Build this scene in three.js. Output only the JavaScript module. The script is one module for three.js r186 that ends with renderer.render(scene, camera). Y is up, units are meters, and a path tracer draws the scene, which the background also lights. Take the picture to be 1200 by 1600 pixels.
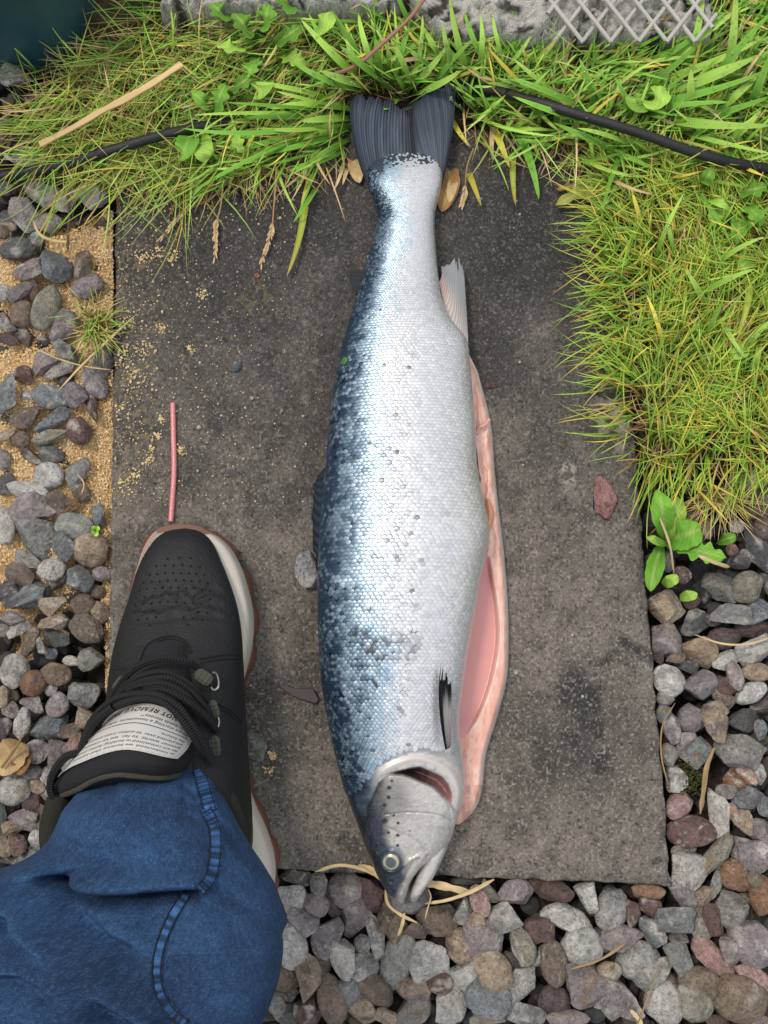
import * as THREE from 'three';
import { mergeGeometries, mergeVertices } from 'three/addons/utils/BufferGeometryUtils.js';

// ---------------------------------------------------------------- camera, sky, sun, exposure
const scene = new THREE.Scene();
const FOC = 1700, TILT = 9.8 * Math.PI / 180, CAMH = 0.906;      // focal length in photo pixels, tilt from straight down, height
const camera = new THREE.PerspectiveCamera(2 * Math.atan(800 / FOC) * 180 / Math.PI, 3 / 4, 0.02, 400);
const CD = new THREE.Vector3(0, -Math.cos(TILT), -Math.sin(TILT)), CU = new THREE.Vector3(0, Math.sin(TILT), -Math.cos(TILT));
camera.position.set(0, CAMH, 0); camera.up.copy(CU); camera.lookAt(CD.x, CAMH + CD.y, CD.z); camera.updateMatrixWorld(true);
scene.add(camera);
const renderer = new THREE.WebGLRenderer({ antialias: true });
renderer.toneMapping = THREE.LinearToneMapping; renderer.toneMappingExposure = 1.16;
renderer.shadowMap.enabled = true;
{ // overcast sky: brightest overhead, a soft bank of cloud
  const w = 128, h = 64, d = new Float32Array(w * h * 4);
  for (let j = 0; j < h; j++) for (let i = 0; i < w; i++) {
    const el = Math.sin(((j + .5) / h - .5) * Math.PI), az = (i + .5) / w * Math.PI * 2;
    const cl = 1 + .10 * Math.sin(az * 3 + el * 5) * Math.cos(az * 2 - el * 7) + .05 * Math.sin(az * 7 + el * 11);
    const L = .92 * (1 + 2 * Math.max(0, el)) / 3 * cl;
    d.set([L * .97, L * 1.0, L * 1.05, 1], (j * w + i) * 4);
  }
  const t = new THREE.DataTexture(d, w, h, THREE.RGBAFormat, THREE.FloatType);
  t.mapping = THREE.EquirectangularReflectionMapping; t.magFilter = t.minFilter = THREE.LinearFilter; t.needsUpdate = true;
  scene.background = t; scene.environment = t;
}
const sun = new THREE.DirectionalLight(0xfff3e2, 1.5);
sun.position.set(-.9, 2.2, -.75); sun.target.position.set(0, 0, -.15); scene.add(sun, sun.target);
sun.castShadow = true; sun.shadow.radius = 24; sun.shadow.mapSize.set(2048, 2048);
Object.assign(sun.shadow.camera, { left: -1, right: 1, top: 1, bottom: -1, near: .1, far: 6 });

// ---------------------------------------------------------------- helpers
const V = (x, y, z) => new THREE.Vector3(x, y, z);
const RX = V(1, 0, 0);
function G(px, py, h = 0) {                 // the point at height h that lies on photo pixel (px, py)
  const r = CD.clone().multiplyScalar(FOC).addScaledVector(RX, px - 600).addScaledVector(CU, 800 - py);
  const t = (h - CAMH) / r.y; return V(r.x * t, h, r.z * t);
}
function P(p) { const y = p.y - CAMH, dz = CD.y * y + CD.z * p.z; return [600 + FOC * p.x / dz, 800 - FOC * (CU.y * y + CU.z * p.z) / dz]; }
const MPP = 0.92 / FOC;                     // metres per photo pixel on the slab
function rng(s) { return () => { s |= 0; s = s + 0x6D2B79F5 | 0; let t = Math.imul(s ^ s >>> 15, 1 | s); t = t + Math.imul(t ^ t >>> 7, 61 | t) ^ t; return ((t ^ t >>> 14) >>> 0) / 4294967296; }; }
const hsh = (i, j, k) => { let h = Math.imul(i, 374761393) + Math.imul(j, 668265263) + Math.imul(k, 2147483647 ^ 1274126177); h = Math.imul(h ^ h >>> 13, 1274126177); h = Math.imul(h ^ h >>> 15, 2246822519); return ((h ^ h >>> 16) >>> 0) / 4294967296; };
function vn(x, y, z = 0) {
  const i = Math.floor(x), j = Math.floor(y), k = Math.floor(z); let a = x - i, b = y - j, c = z - k;
  a = a * a * (3 - 2 * a); b = b * b * (3 - 2 * b); c = c * c * (3 - 2 * c);
  const L = (p, q, t) => p + (q - p) * t;
  const f = kk => L(L(hsh(i, j, kk), hsh(i + 1, j, kk), a), L(hsh(i, j + 1, kk), hsh(i + 1, j + 1, kk), a), b);
  return L(f(k), c ? f(k + 1) : 0, c);
}
function fbm(x, y, z = 0, o = 4) { let s = 0, a = .5, n = 0; for (let i = 0; i < o; i++) { s += a * vn(x, y, z); n += a; x = x * 2.03 + 17.1; y = y * 2.03 + 9.2; z = z * 2.03; a *= .5; } return s / n; }
const clamp = (x, a = 0, b = 1) => x < a ? a : x > b ? b : x;
const sst = (a, b, x) => { const t = clamp((x - a) / (b - a)); return t * t * (3 - 2 * t); };
const mix = (a, b, t) => a + (b - a) * t;
const C = h => new THREE.Color(h);
const mixC = (a, b, t) => [mix(a[0], b[0], t), mix(a[1], b[1], t), mix(a[2], b[2], t)];
const lin = h => { const c = C(h); return [c.r, c.g, c.b]; };
function tab(pts) {                         // smooth curve through [x, y] knots
  const n = pts.length, m = pts.map((p, i) => i == 0 ? (pts[1][1] - p[1]) / (pts[1][0] - p[0]) : i == n - 1 ? (p[1] - pts[i - 1][1]) / (p[0] - pts[i - 1][0]) : .5 * ((pts[i + 1][1] - p[1]) / (pts[i + 1][0] - p[0]) + (p[1] - pts[i - 1][1]) / (p[0] - pts[i - 1][0])));
  return x => {
    if (x <= pts[0][0]) return pts[0][1]; if (x >= pts[n - 1][0]) return pts[n - 1][1];
    let i = 0; while (x > pts[i + 1][0]) i++;
    const h = pts[i + 1][0] - pts[i][0], t = (x - pts[i][0]) / h, t2 = t * t, t3 = t2 * t;
    return (2 * t3 - 3 * t2 + 1) * pts[i][1] + (t3 - 2 * t2 + t) * h * m[i] + (3 * t2 - 2 * t3) * pts[i + 1][1] + (t3 - t2) * h * m[i + 1];
  };
}
function segD(x, y, a, b) { const dx = b[0] - a[0], dy = b[1] - a[1], t = clamp(((x - a[0]) * dx + (y - a[1]) * dy) / (dx * dx + dy * dy)); return Math.hypot(x - a[0] - t * dx, y - a[1] - t * dy); }
function lineD(x, y, L) { let d = 1e9; for (let i = 0; i + 1 < L.length; i++) d = Math.min(d, segD(x, y, L[i], L[i + 1])); return d; }
function polyD(x, y, L) {                   // signed distance, negative inside
  let d = 1e9, inn = false;
  for (let i = 0, j = L.length - 1; i < L.length; j = i++) {
    d = Math.min(d, segD(x, y, L[i], L[j]));
    if ((L[i][1] > y) != (L[j][1] > y) && x < (L[j][0] - L[i][0]) * (y - L[i][1]) / (L[j][1] - L[i][1]) + L[i][0]) inn = !inn;
  }
  return inn ? -d : d;
}
const used = {};
function numbered(n) { used[n] = (used[n] || 0) + 1; return used[n] == 1 ? n : n + '_' + String(used[n] - 1).padStart(3, '0'); }
function tag(o, label, category, group, kind) { o.userData.label = label; o.userData.category = category; if (group) o.userData.group = group; if (kind) o.userData.kind = kind; return o; }
function top(o, name, label, category, group) { o.name = numbered(name); scene.add(o); return tag(o, label, category, group); }
function stuff(o, name, label, category) { o.name = numbered(name); scene.add(o); return tag(o, label, category, null, 'stuff'); }
function part(name, geo, mat, parent) { const m = new THREE.Mesh(geo, mat); m.name = name; parent.add(m); return m; }
function mk(pos, idx, col, uv) {
  const g = new THREE.BufferGeometry(); g.setAttribute('position', new THREE.Float32BufferAttribute(pos, 3));
  if (col) g.setAttribute('color', new THREE.Float32BufferAttribute(col, 3)); if (uv) g.setAttribute('uv', new THREE.Float32BufferAttribute(uv, 2));
  g.setIndex(idx); g.computeVertexNormals(); return g;
}
function grid(rows, { close = false, cap = false, col = null, uv = null } = {}) {   // sheet or tube through rows of points
  const nr = rows.length, nc = rows[0].length, pos = [], idx = [], cl = col ? [] : null, uvs = uv ? [] : null;
  rows.forEach((r, i) => r.forEach((p, j) => { pos.push(p.x, p.y, p.z); if (col) cl.push(...col(p, i, j)); if (uv) uvs.push(...uv(p, i, j)); }));
  for (let i = 0; i < nr - 1; i++) for (let j = 0; j < (close ? nc : nc - 1); j++) { const a = i * nc + j, b = i * nc + (j + 1) % nc; idx.push(a, a + nc, b, b, a + nc, b + nc); }
  if (cap) for (const i of [0, nr - 1]) {
    const c = rows[i].reduce((s, p) => s.add(p), V(0, 0, 0)).divideScalar(nc), k = pos.length / 3; pos.push(c.x, c.y, c.z);
    if (col) cl.push(...col(c, i, 0)); if (uv) uvs.push(...uv(c, i, 0));
    for (let j = 0; j < nc; j++) { const a = i * nc + j, b = i * nc + (j + 1) % nc; i ? idx.push(a, k, b) : idx.push(a, b, k); }
  }
  return mk(pos, idx, cl, uvs);
}
function tube(pts, r, seg = 40, rad = 8, rf = null) {
  const c = new THREE.CatmullRomCurve3(pts), g = new THREE.TubeGeometry(c, seg, r, rad);
  if (rf) { const p = g.attributes.position; for (let i = 0; i <= seg; i++) { const o = c.getPointAt(i / seg); for (let j = 0; j <= rad; j++) { const k = i * (rad + 1) + j, s = rf(i / seg); p.setXYZ(k, o.x + (p.getX(k) - o.x) * s, o.y + (p.getY(k) - o.y) * s, o.z + (p.getZ(k) - o.z) * s); } } g.computeVertexNormals(); }
  return g;
}
const std = (o) => new THREE.MeshStandardMaterial(o), phy = (o) => new THREE.MeshPhysicalMaterial(o);
function tex(w, h, f, { srgb = false, rep = true } = {}) {   // f(u, v) -> grey or [r, g, b], 0..1
  const d = new Uint8Array(w * h * 4);
  for (let j = 0; j < h; j++) for (let i = 0; i < w; i++) { let c = f(i / w, j / h, i, j); if (typeof c == 'number') c = [c, c, c]; const k = (j * w + i) * 4; d[k] = clamp(c[0]) * 255; d[k + 1] = clamp(c[1]) * 255; d[k + 2] = clamp(c[2]) * 255; d[k + 3] = 255; }
  const t = new THREE.DataTexture(d, w, h); t.magFilter = THREE.LinearFilter; t.minFilter = THREE.LinearMipmapLinearFilter; t.generateMipmaps = true;
  if (srgb) t.colorSpace = THREE.SRGBColorSpace; if (rep) t.wrapS = t.wrapT = THREE.RepeatWrapping; t.needsUpdate = true; return t;
}
const ray = new THREE.Raycaster();
function hit(mesh, px, py) {                // where the line of sight of a photo pixel meets a built surface
  mesh.updateMatrixWorld(true); const t = G(px, py, 0); ray.set(camera.position, t.sub(camera.position).normalize());
  const h = ray.intersectObject(mesh, false)[0]; return h ? { p: h.point, n: h.face.normal.clone().multiplyScalar(h.face.normal.dot(ray.ray.direction) > 0 ? -1 : 1) } : null;
}
function on(mesh, px, py, off) { const h = hit(mesh, px, py); return h ? h.p.addScaledVector(h.n, off) : null; }
const T_GRAIN = tex(512, 512, (u, v, i, j) => .78 + .3 * (hsh(i >> 1, j >> 1, 3) - .5) + .34 * (fbm(u * 40, v * 40, 1, 3) - .5));
// ---------------------------------------------------------------- ground, slab
const GY = -.048;
{
  const n = 90, pos = [], idx = [], col = [], uv = [];
  const ax = t => (t < .5 ? -1 : 1) * (Math.abs(t - .5) < .4 ? Math.abs(t - .5) * 2.2 : .88 + 40 * Math.pow((Math.abs(t - .5) - .4) / .1, 3));
  for (let i = 0; i <= n; i++) for (let j = 0; j <= n; j++) {
    const x = ax(j / n), z = ax(i / n) - .12, f = fbm(x * 30 + 50, z * 30 + 50);
    pos.push(x, GY + .008 * (f - .5), z); const k = .6 + .8 * f; col.push(.045 * k, .036 * k, .028 * k); uv.push(x * 8, z * 8);
  }
  for (let i = 0; i < n; i++) for (let j = 0; j < n; j++) { const a = i * (n + 1) + j; idx.push(a, a + n + 1, a + 1, a + 1, a + n + 1, a + n + 2); }
  const m = new THREE.Mesh(mk(pos, idx, col, uv), std({ vertexColors: true, roughness: 1, map: T_GRAIN, bumpMap: T_GRAIN, bumpScale: .002 }));
  m.name = 'ground'; m.userData.kind = 'structure'; scene.add(m);
}
const SL = { tl: [184, 200], tr: [951, 200], br: [1047, 1382], bl: [166, 1347] };
const sTL = G(...SL.tl), sTR = G(...SL.tr), sBR = G(...SL.br), sBL = G(...SL.bl);
const slabP = (u, v) => V(mix(mix(sTL.x, sTR.x, u), mix(sBL.x, sBR.x, u), v), 0, mix(mix(sTL.z, sTR.z, u), mix(sBL.z, sBR.z, u), v));
const SLABPOLY = [SL.tl, SL.tr, SL.br, SL.bl];
let slab;
{
  const stains = [[905, 1110, 40, 80, 1], [945, 1190, 30, 26, .9], [880, 1170, 60, 46, .8], [930, 1150, 90, 120, .4], [1000, 1010, 22, 14, .8], [965, 1040, 40, 14, .6], [1015, 1345, 16, 10, .7], [990, 1255, 18, 14, .5], [855, 1210, 60, 25, .35], [330, 420, 150, 110, .55], [240, 330, 90, 50, .5], [830, 380, 110, 120, .8], [760, 520, 60, 120, .5], [450, 340, 120, 90, .6], [300, 600, 90, 100, .25], [880, 600, 80, 60, .3], [470, 1060, 40, 100, .35], [420, 1130, 30, 70, .5], [800, 1150, 25, 150, .35], [850, 880, 60, 40, .25], [560, 1330, 60, 20, .3], [210, 760, 40, 50, .2]];
  const w = 1024, h = 1408;
  const dark = lin('#2c2b2b'), midc = lin('#5d5955'), bei = lin('#7f776e'), tan = lin('#9d968c'), black = lin('#232425');
  const fn = (u, v) => {
    const p = slabP(u, 1 - v), q = P(p), x = q[0], y = q[1];
    const wob = (fbm(x / 60, y / 60, 7, 3) - .5) * 70, wob2 = (fbm(x / 60 + 40, y / 60, 3, 3) - .5) * 70;
    let st = 0; for (const s of stains) { const d = Math.hypot((x + wob - s[0]) / s[2], (y + wob2 - s[1]) / s[3]); if (d < 1.5) st = Math.max(st, s[4] * (1 - sst(.35, 1.5, d))); }
    const f1 = fbm(x / 95, y / 95, 1, 4), f2 = fbm(x / 14, y / 14, 2, 4), f3 = fbm(x / 3.2, y / 3.2, 5, 2), gr = hsh(x * 1.05 | 0, y * 1.05 | 0, 9);
    const low = sst(420, 1000, y + (f1 - .5) * 500);
    let c = mixC(mixC(dark, midc, .45), mixC(midc, bei, .5), low);
    c = mixC(c, bei, clamp((f2 - .5) * 2.6) * (.25 + .6 * low)); c = mixC(c, dark, clamp((.5 - f2) * 3) * .42);
    c = mixC(c, bei, clamp((f1 - .56) * 4) * .4 * low); c = mixC(c, dark, clamp((.5 - fbm(x / 42, y / 42, 15, 4)) * 3.4) * .5);
    c = mixC(c, dark, clamp(st * (.95 + (f2 - .5) * 1.6), 0, .92));
    if (f3 > .62) c = mixC(c, tan, clamp((f3 - .62) * 3.5) * (.35 + .5 * low)); if (f3 < .36) c = mixC(c, black, clamp((.36 - f3) * 5) * .8);
    if (gr > .965) c = mixC(c, tan, .5); if (gr < .09) c = mixC(c, black, .6);
    const lch = sst(60, 0, Math.hypot((x - 965) / 1, (y - 655) / 1.2)) * sst(.5, .62, f2); c = mixC(c, lin('#a59c90'), lch * .9);
    const wsp = sst(36, 0, Math.hypot(x - 888, y - 738)) * sst(.52, .62, f2); c = mixC(c, lin('#a9a69f'), wsp * .6 * sst(.3, .6, f3));
    const mos = sst(60, 0, Math.hypot(x - 400, y - 470)) * sst(.5, .7, fbm(x / 6, y / 6, 3, 2)); c = mixC(c, lin('#6d6a48'), mos * .5);
    const saw = sst(330, 180, x + (f1 - .5) * 120) * sst(250, 360, y) * sst(900, 700, y) * sst(.55, .68, fbm(x / 4, y / 4, 11, 3)); c = mixC(c, lin('#8c7c58'), saw * .45);
    return c.map(a => a <= .0031308 ? a * 12.92 : 1.055 * Math.pow(a, 1 / 2.4) - .055);
  };
  const map = tex(w, h, fn, { srgb: true, rep: false });
  const bump = tex(1024, 1024, (u, v) => .5 + .6 * (fbm(u * 150, v * 190, 5, 3) - .5) + .5 * (fbm(u * 40, v * 50, 8, 2) - .5), { rep: false });
  const nu = 150, nv = 200, rows = [];
  for (let i = -3; i <= nv + 3; i++) {
    const v = clamp(i / nv), r = [];
    for (let j = -3; j <= nu + 3; j++) {
      const u = clamp(j / nu), p = slabP(u, v), e = Math.min(u * .45, (1 - u) * .45, v * .6, (1 - v) * .6);
      const out = Math.max(-j, j - nu, -i, i - nv, 0);
      const ch = (fbm(p.x * 90 + 9, p.z * 90, 2, 3) - .5), chip = Math.max(0, fbm(p.x * 28, p.z * 28, 6, 2) - .58) * .03;
      p.y = .0012 * (fbm(p.x * 60, p.z * 60, 4, 3) - .5) - .0022 * Math.exp(-e / .0035) - chip * Math.exp(-e / .006);
      if (out == 1) p.y = -.004; if (out == 2) p.y = -.014; if (out == 3) p.y = GY + .002;
      const k = Math.exp(-e / .01) * .004 * ch + (out ? .0012 * Math.min(out, 2) : 0);
      p.x += (u < .5 ? -k : k) * (u < .05 || u > .95 ? 1 : 0); p.z += (v < .5 ? -k : k) * (v < .05 || v > .95 ? 1 : 0);
      r.push(p);
    }
    rows.push(r);
  }
  const g = grid(rows, { uv: (p, i, j) => [clamp((j - 3) / nu), 1 - clamp((i - 3) / nv)] });
  slab = new THREE.Mesh(g, std({ map, bumpMap: bump, bumpScale: .0022, roughness: .93 }));
  top(slab, 'paving_slab', 'weathered grey brown concrete paving slab under the fish', 'paving slab');
}
const inSlab = (x, y, m = 0) => polyD(x, y, SLABPOLY) < m;

// ---------------------------------------------------------------- gravel stones
const SC = { g: ['#8b8a86', 'mid grey'], w: ['#bab7b1', 'pale grey'], b: ['#787d80', 'blue grey'], d: ['#5c5c5d', 'dark grey'], p: ['#898081', 'mauve grey'], m: ['#644f4b', 'maroon'], n: ['#776a5d', 'brown'], t: ['#9c8b78', 'tan'], o: ['#8a6a53', 'rusty orange'], k: ['#a5857f', 'pink'], y: ['#858275', 'olive grey'], s: ['#2a2928', 'near black'], q: ['#5a4d4c', 'dark plum'] };
const T_STONE = tex(512, 512, (u, v, i, j) => { const s = hsh(i >> 1, j >> 1, 31); return .82 + .5 * (fbm(u * 46, v * 46, 9, 3) - .5) + .3 * (fbm(u * 12, v * 12, 4, 3) - .5) + .16 * (hsh(i, j, 5) - .5) + (s > .98 ? .2 : s < .04 ? -.3 : 0); });
const M_STONE = [.74, .86].map(r => std({ vertexColors: true, roughness: r, map: T_STONE, bumpMap: T_STONE, bumpScale: .0035 }));
function stoneGeo(seed, a, b, c, ang, base, det = 7, flat = false) {
  const r = rng(seed * 7919 + 13); let g = new THREE.IcosahedronGeometry(1, det); g.deleteAttribute('uv'); g.deleteAttribute('normal'); g = mergeVertices(g, 1e-4);
  const p = g.attributes.position, pl = [], n = ang ? 11 : 7;
  for (let i = 0; i < n; i++) { const th = r() * 6.283, zz = r() * 2 - 1, q = Math.sqrt(1 - zz * zz); pl.push([V(q * Math.cos(th), zz, q * Math.sin(th)), ang ? .4 + r() * .36 : .8 + r() * .16]); }
  const ox = r() * 90, oy = r() * 90, v = V(), col = [], uv = [], c2 = lin(['#b9b3a8', '#4a4542', '#8e7a66', '#c6c0ba', '#675c60'][r() * 5 | 0]), vein = r() < .3, vd = V(r() - .5, r() - .5, r() - .5).normalize(), amp2 = .25 + r() * .5;
  for (let i = 0; i < p.count; i++) {
    v.fromBufferAttribute(p, i);
    for (const [d, o] of pl) { const t = v.dot(d) - o; if (t > 0) v.addScaledVector(d, -t * (ang ? 1 : .8)); }
    const ns = (fbm(v.x * 1.4 + ox, v.y * 1.4 + oy, v.z * 1.4 + 5, 2) - .5) * (ang ? .16 : .18) + (fbm(v.x * 5 + ox, v.y * 5, v.z * 5 + oy, 2) - .5) * (ang ? .12 : .05) + (fbm(v.x * 13 + ox, v.y * 13, v.z * 13 + oy, 1) - .5) * (ang ? .05 : .015);
    v.multiplyScalar(1 + ns);
    let f = fbm(v.x * 2 + ox, v.y * 2 + oy, v.z * 2, 4), k = .66 + .62 * f + .5 * (fbm(v.x * 9 + ox, v.y * 9, v.z * 9 + oy, 2) - .5);
    let cc = mixC(base, c2, sst(.5, .72, fbm(v.x * 1.7 + oy, v.y * 1.7, v.z * 1.7 + ox, 3)) * amp2).map(x => x * k * 1.18);
    if (vein) { const s = Math.abs(Math.sin(v.dot(vd) * 5 + f * 5)); if (s < .16) cc = mixC(cc, lin('#c2bcb4'), (1 - s / .16) * .7); }
    col.push(...cc); p.setXYZ(i, v.x, v.y, v.z);
  }
  g.computeBoundingBox(); const bb = g.boundingBox, sx = 2 / (bb.max.x - bb.min.x), sy = 2 / (bb.max.y - bb.min.y), sz = 2 / (bb.max.z - bb.min.z);
  for (let i = 0; i < p.count; i++) { let x = (p.getX(i) - (bb.max.x + bb.min.x) / 2) * sx * a, y = (p.getY(i) - (bb.max.y + bb.min.y) / 2) * sy * c, z = (p.getZ(i) - (bb.max.z + bb.min.z) / 2) * sz * b; if (flat && y < -c * .55) y = -c * .55; p.setXYZ(i, x, y, z); uv.push(x * 9 + ox, z * 9 + oy); }
  g.setAttribute('color', new THREE.Float32BufferAttribute(col, 3)); g.setAttribute('uv', new THREE.Float32BufferAttribute(uv, 2)); g.computeVertexNormals(); return g;
}
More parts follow.
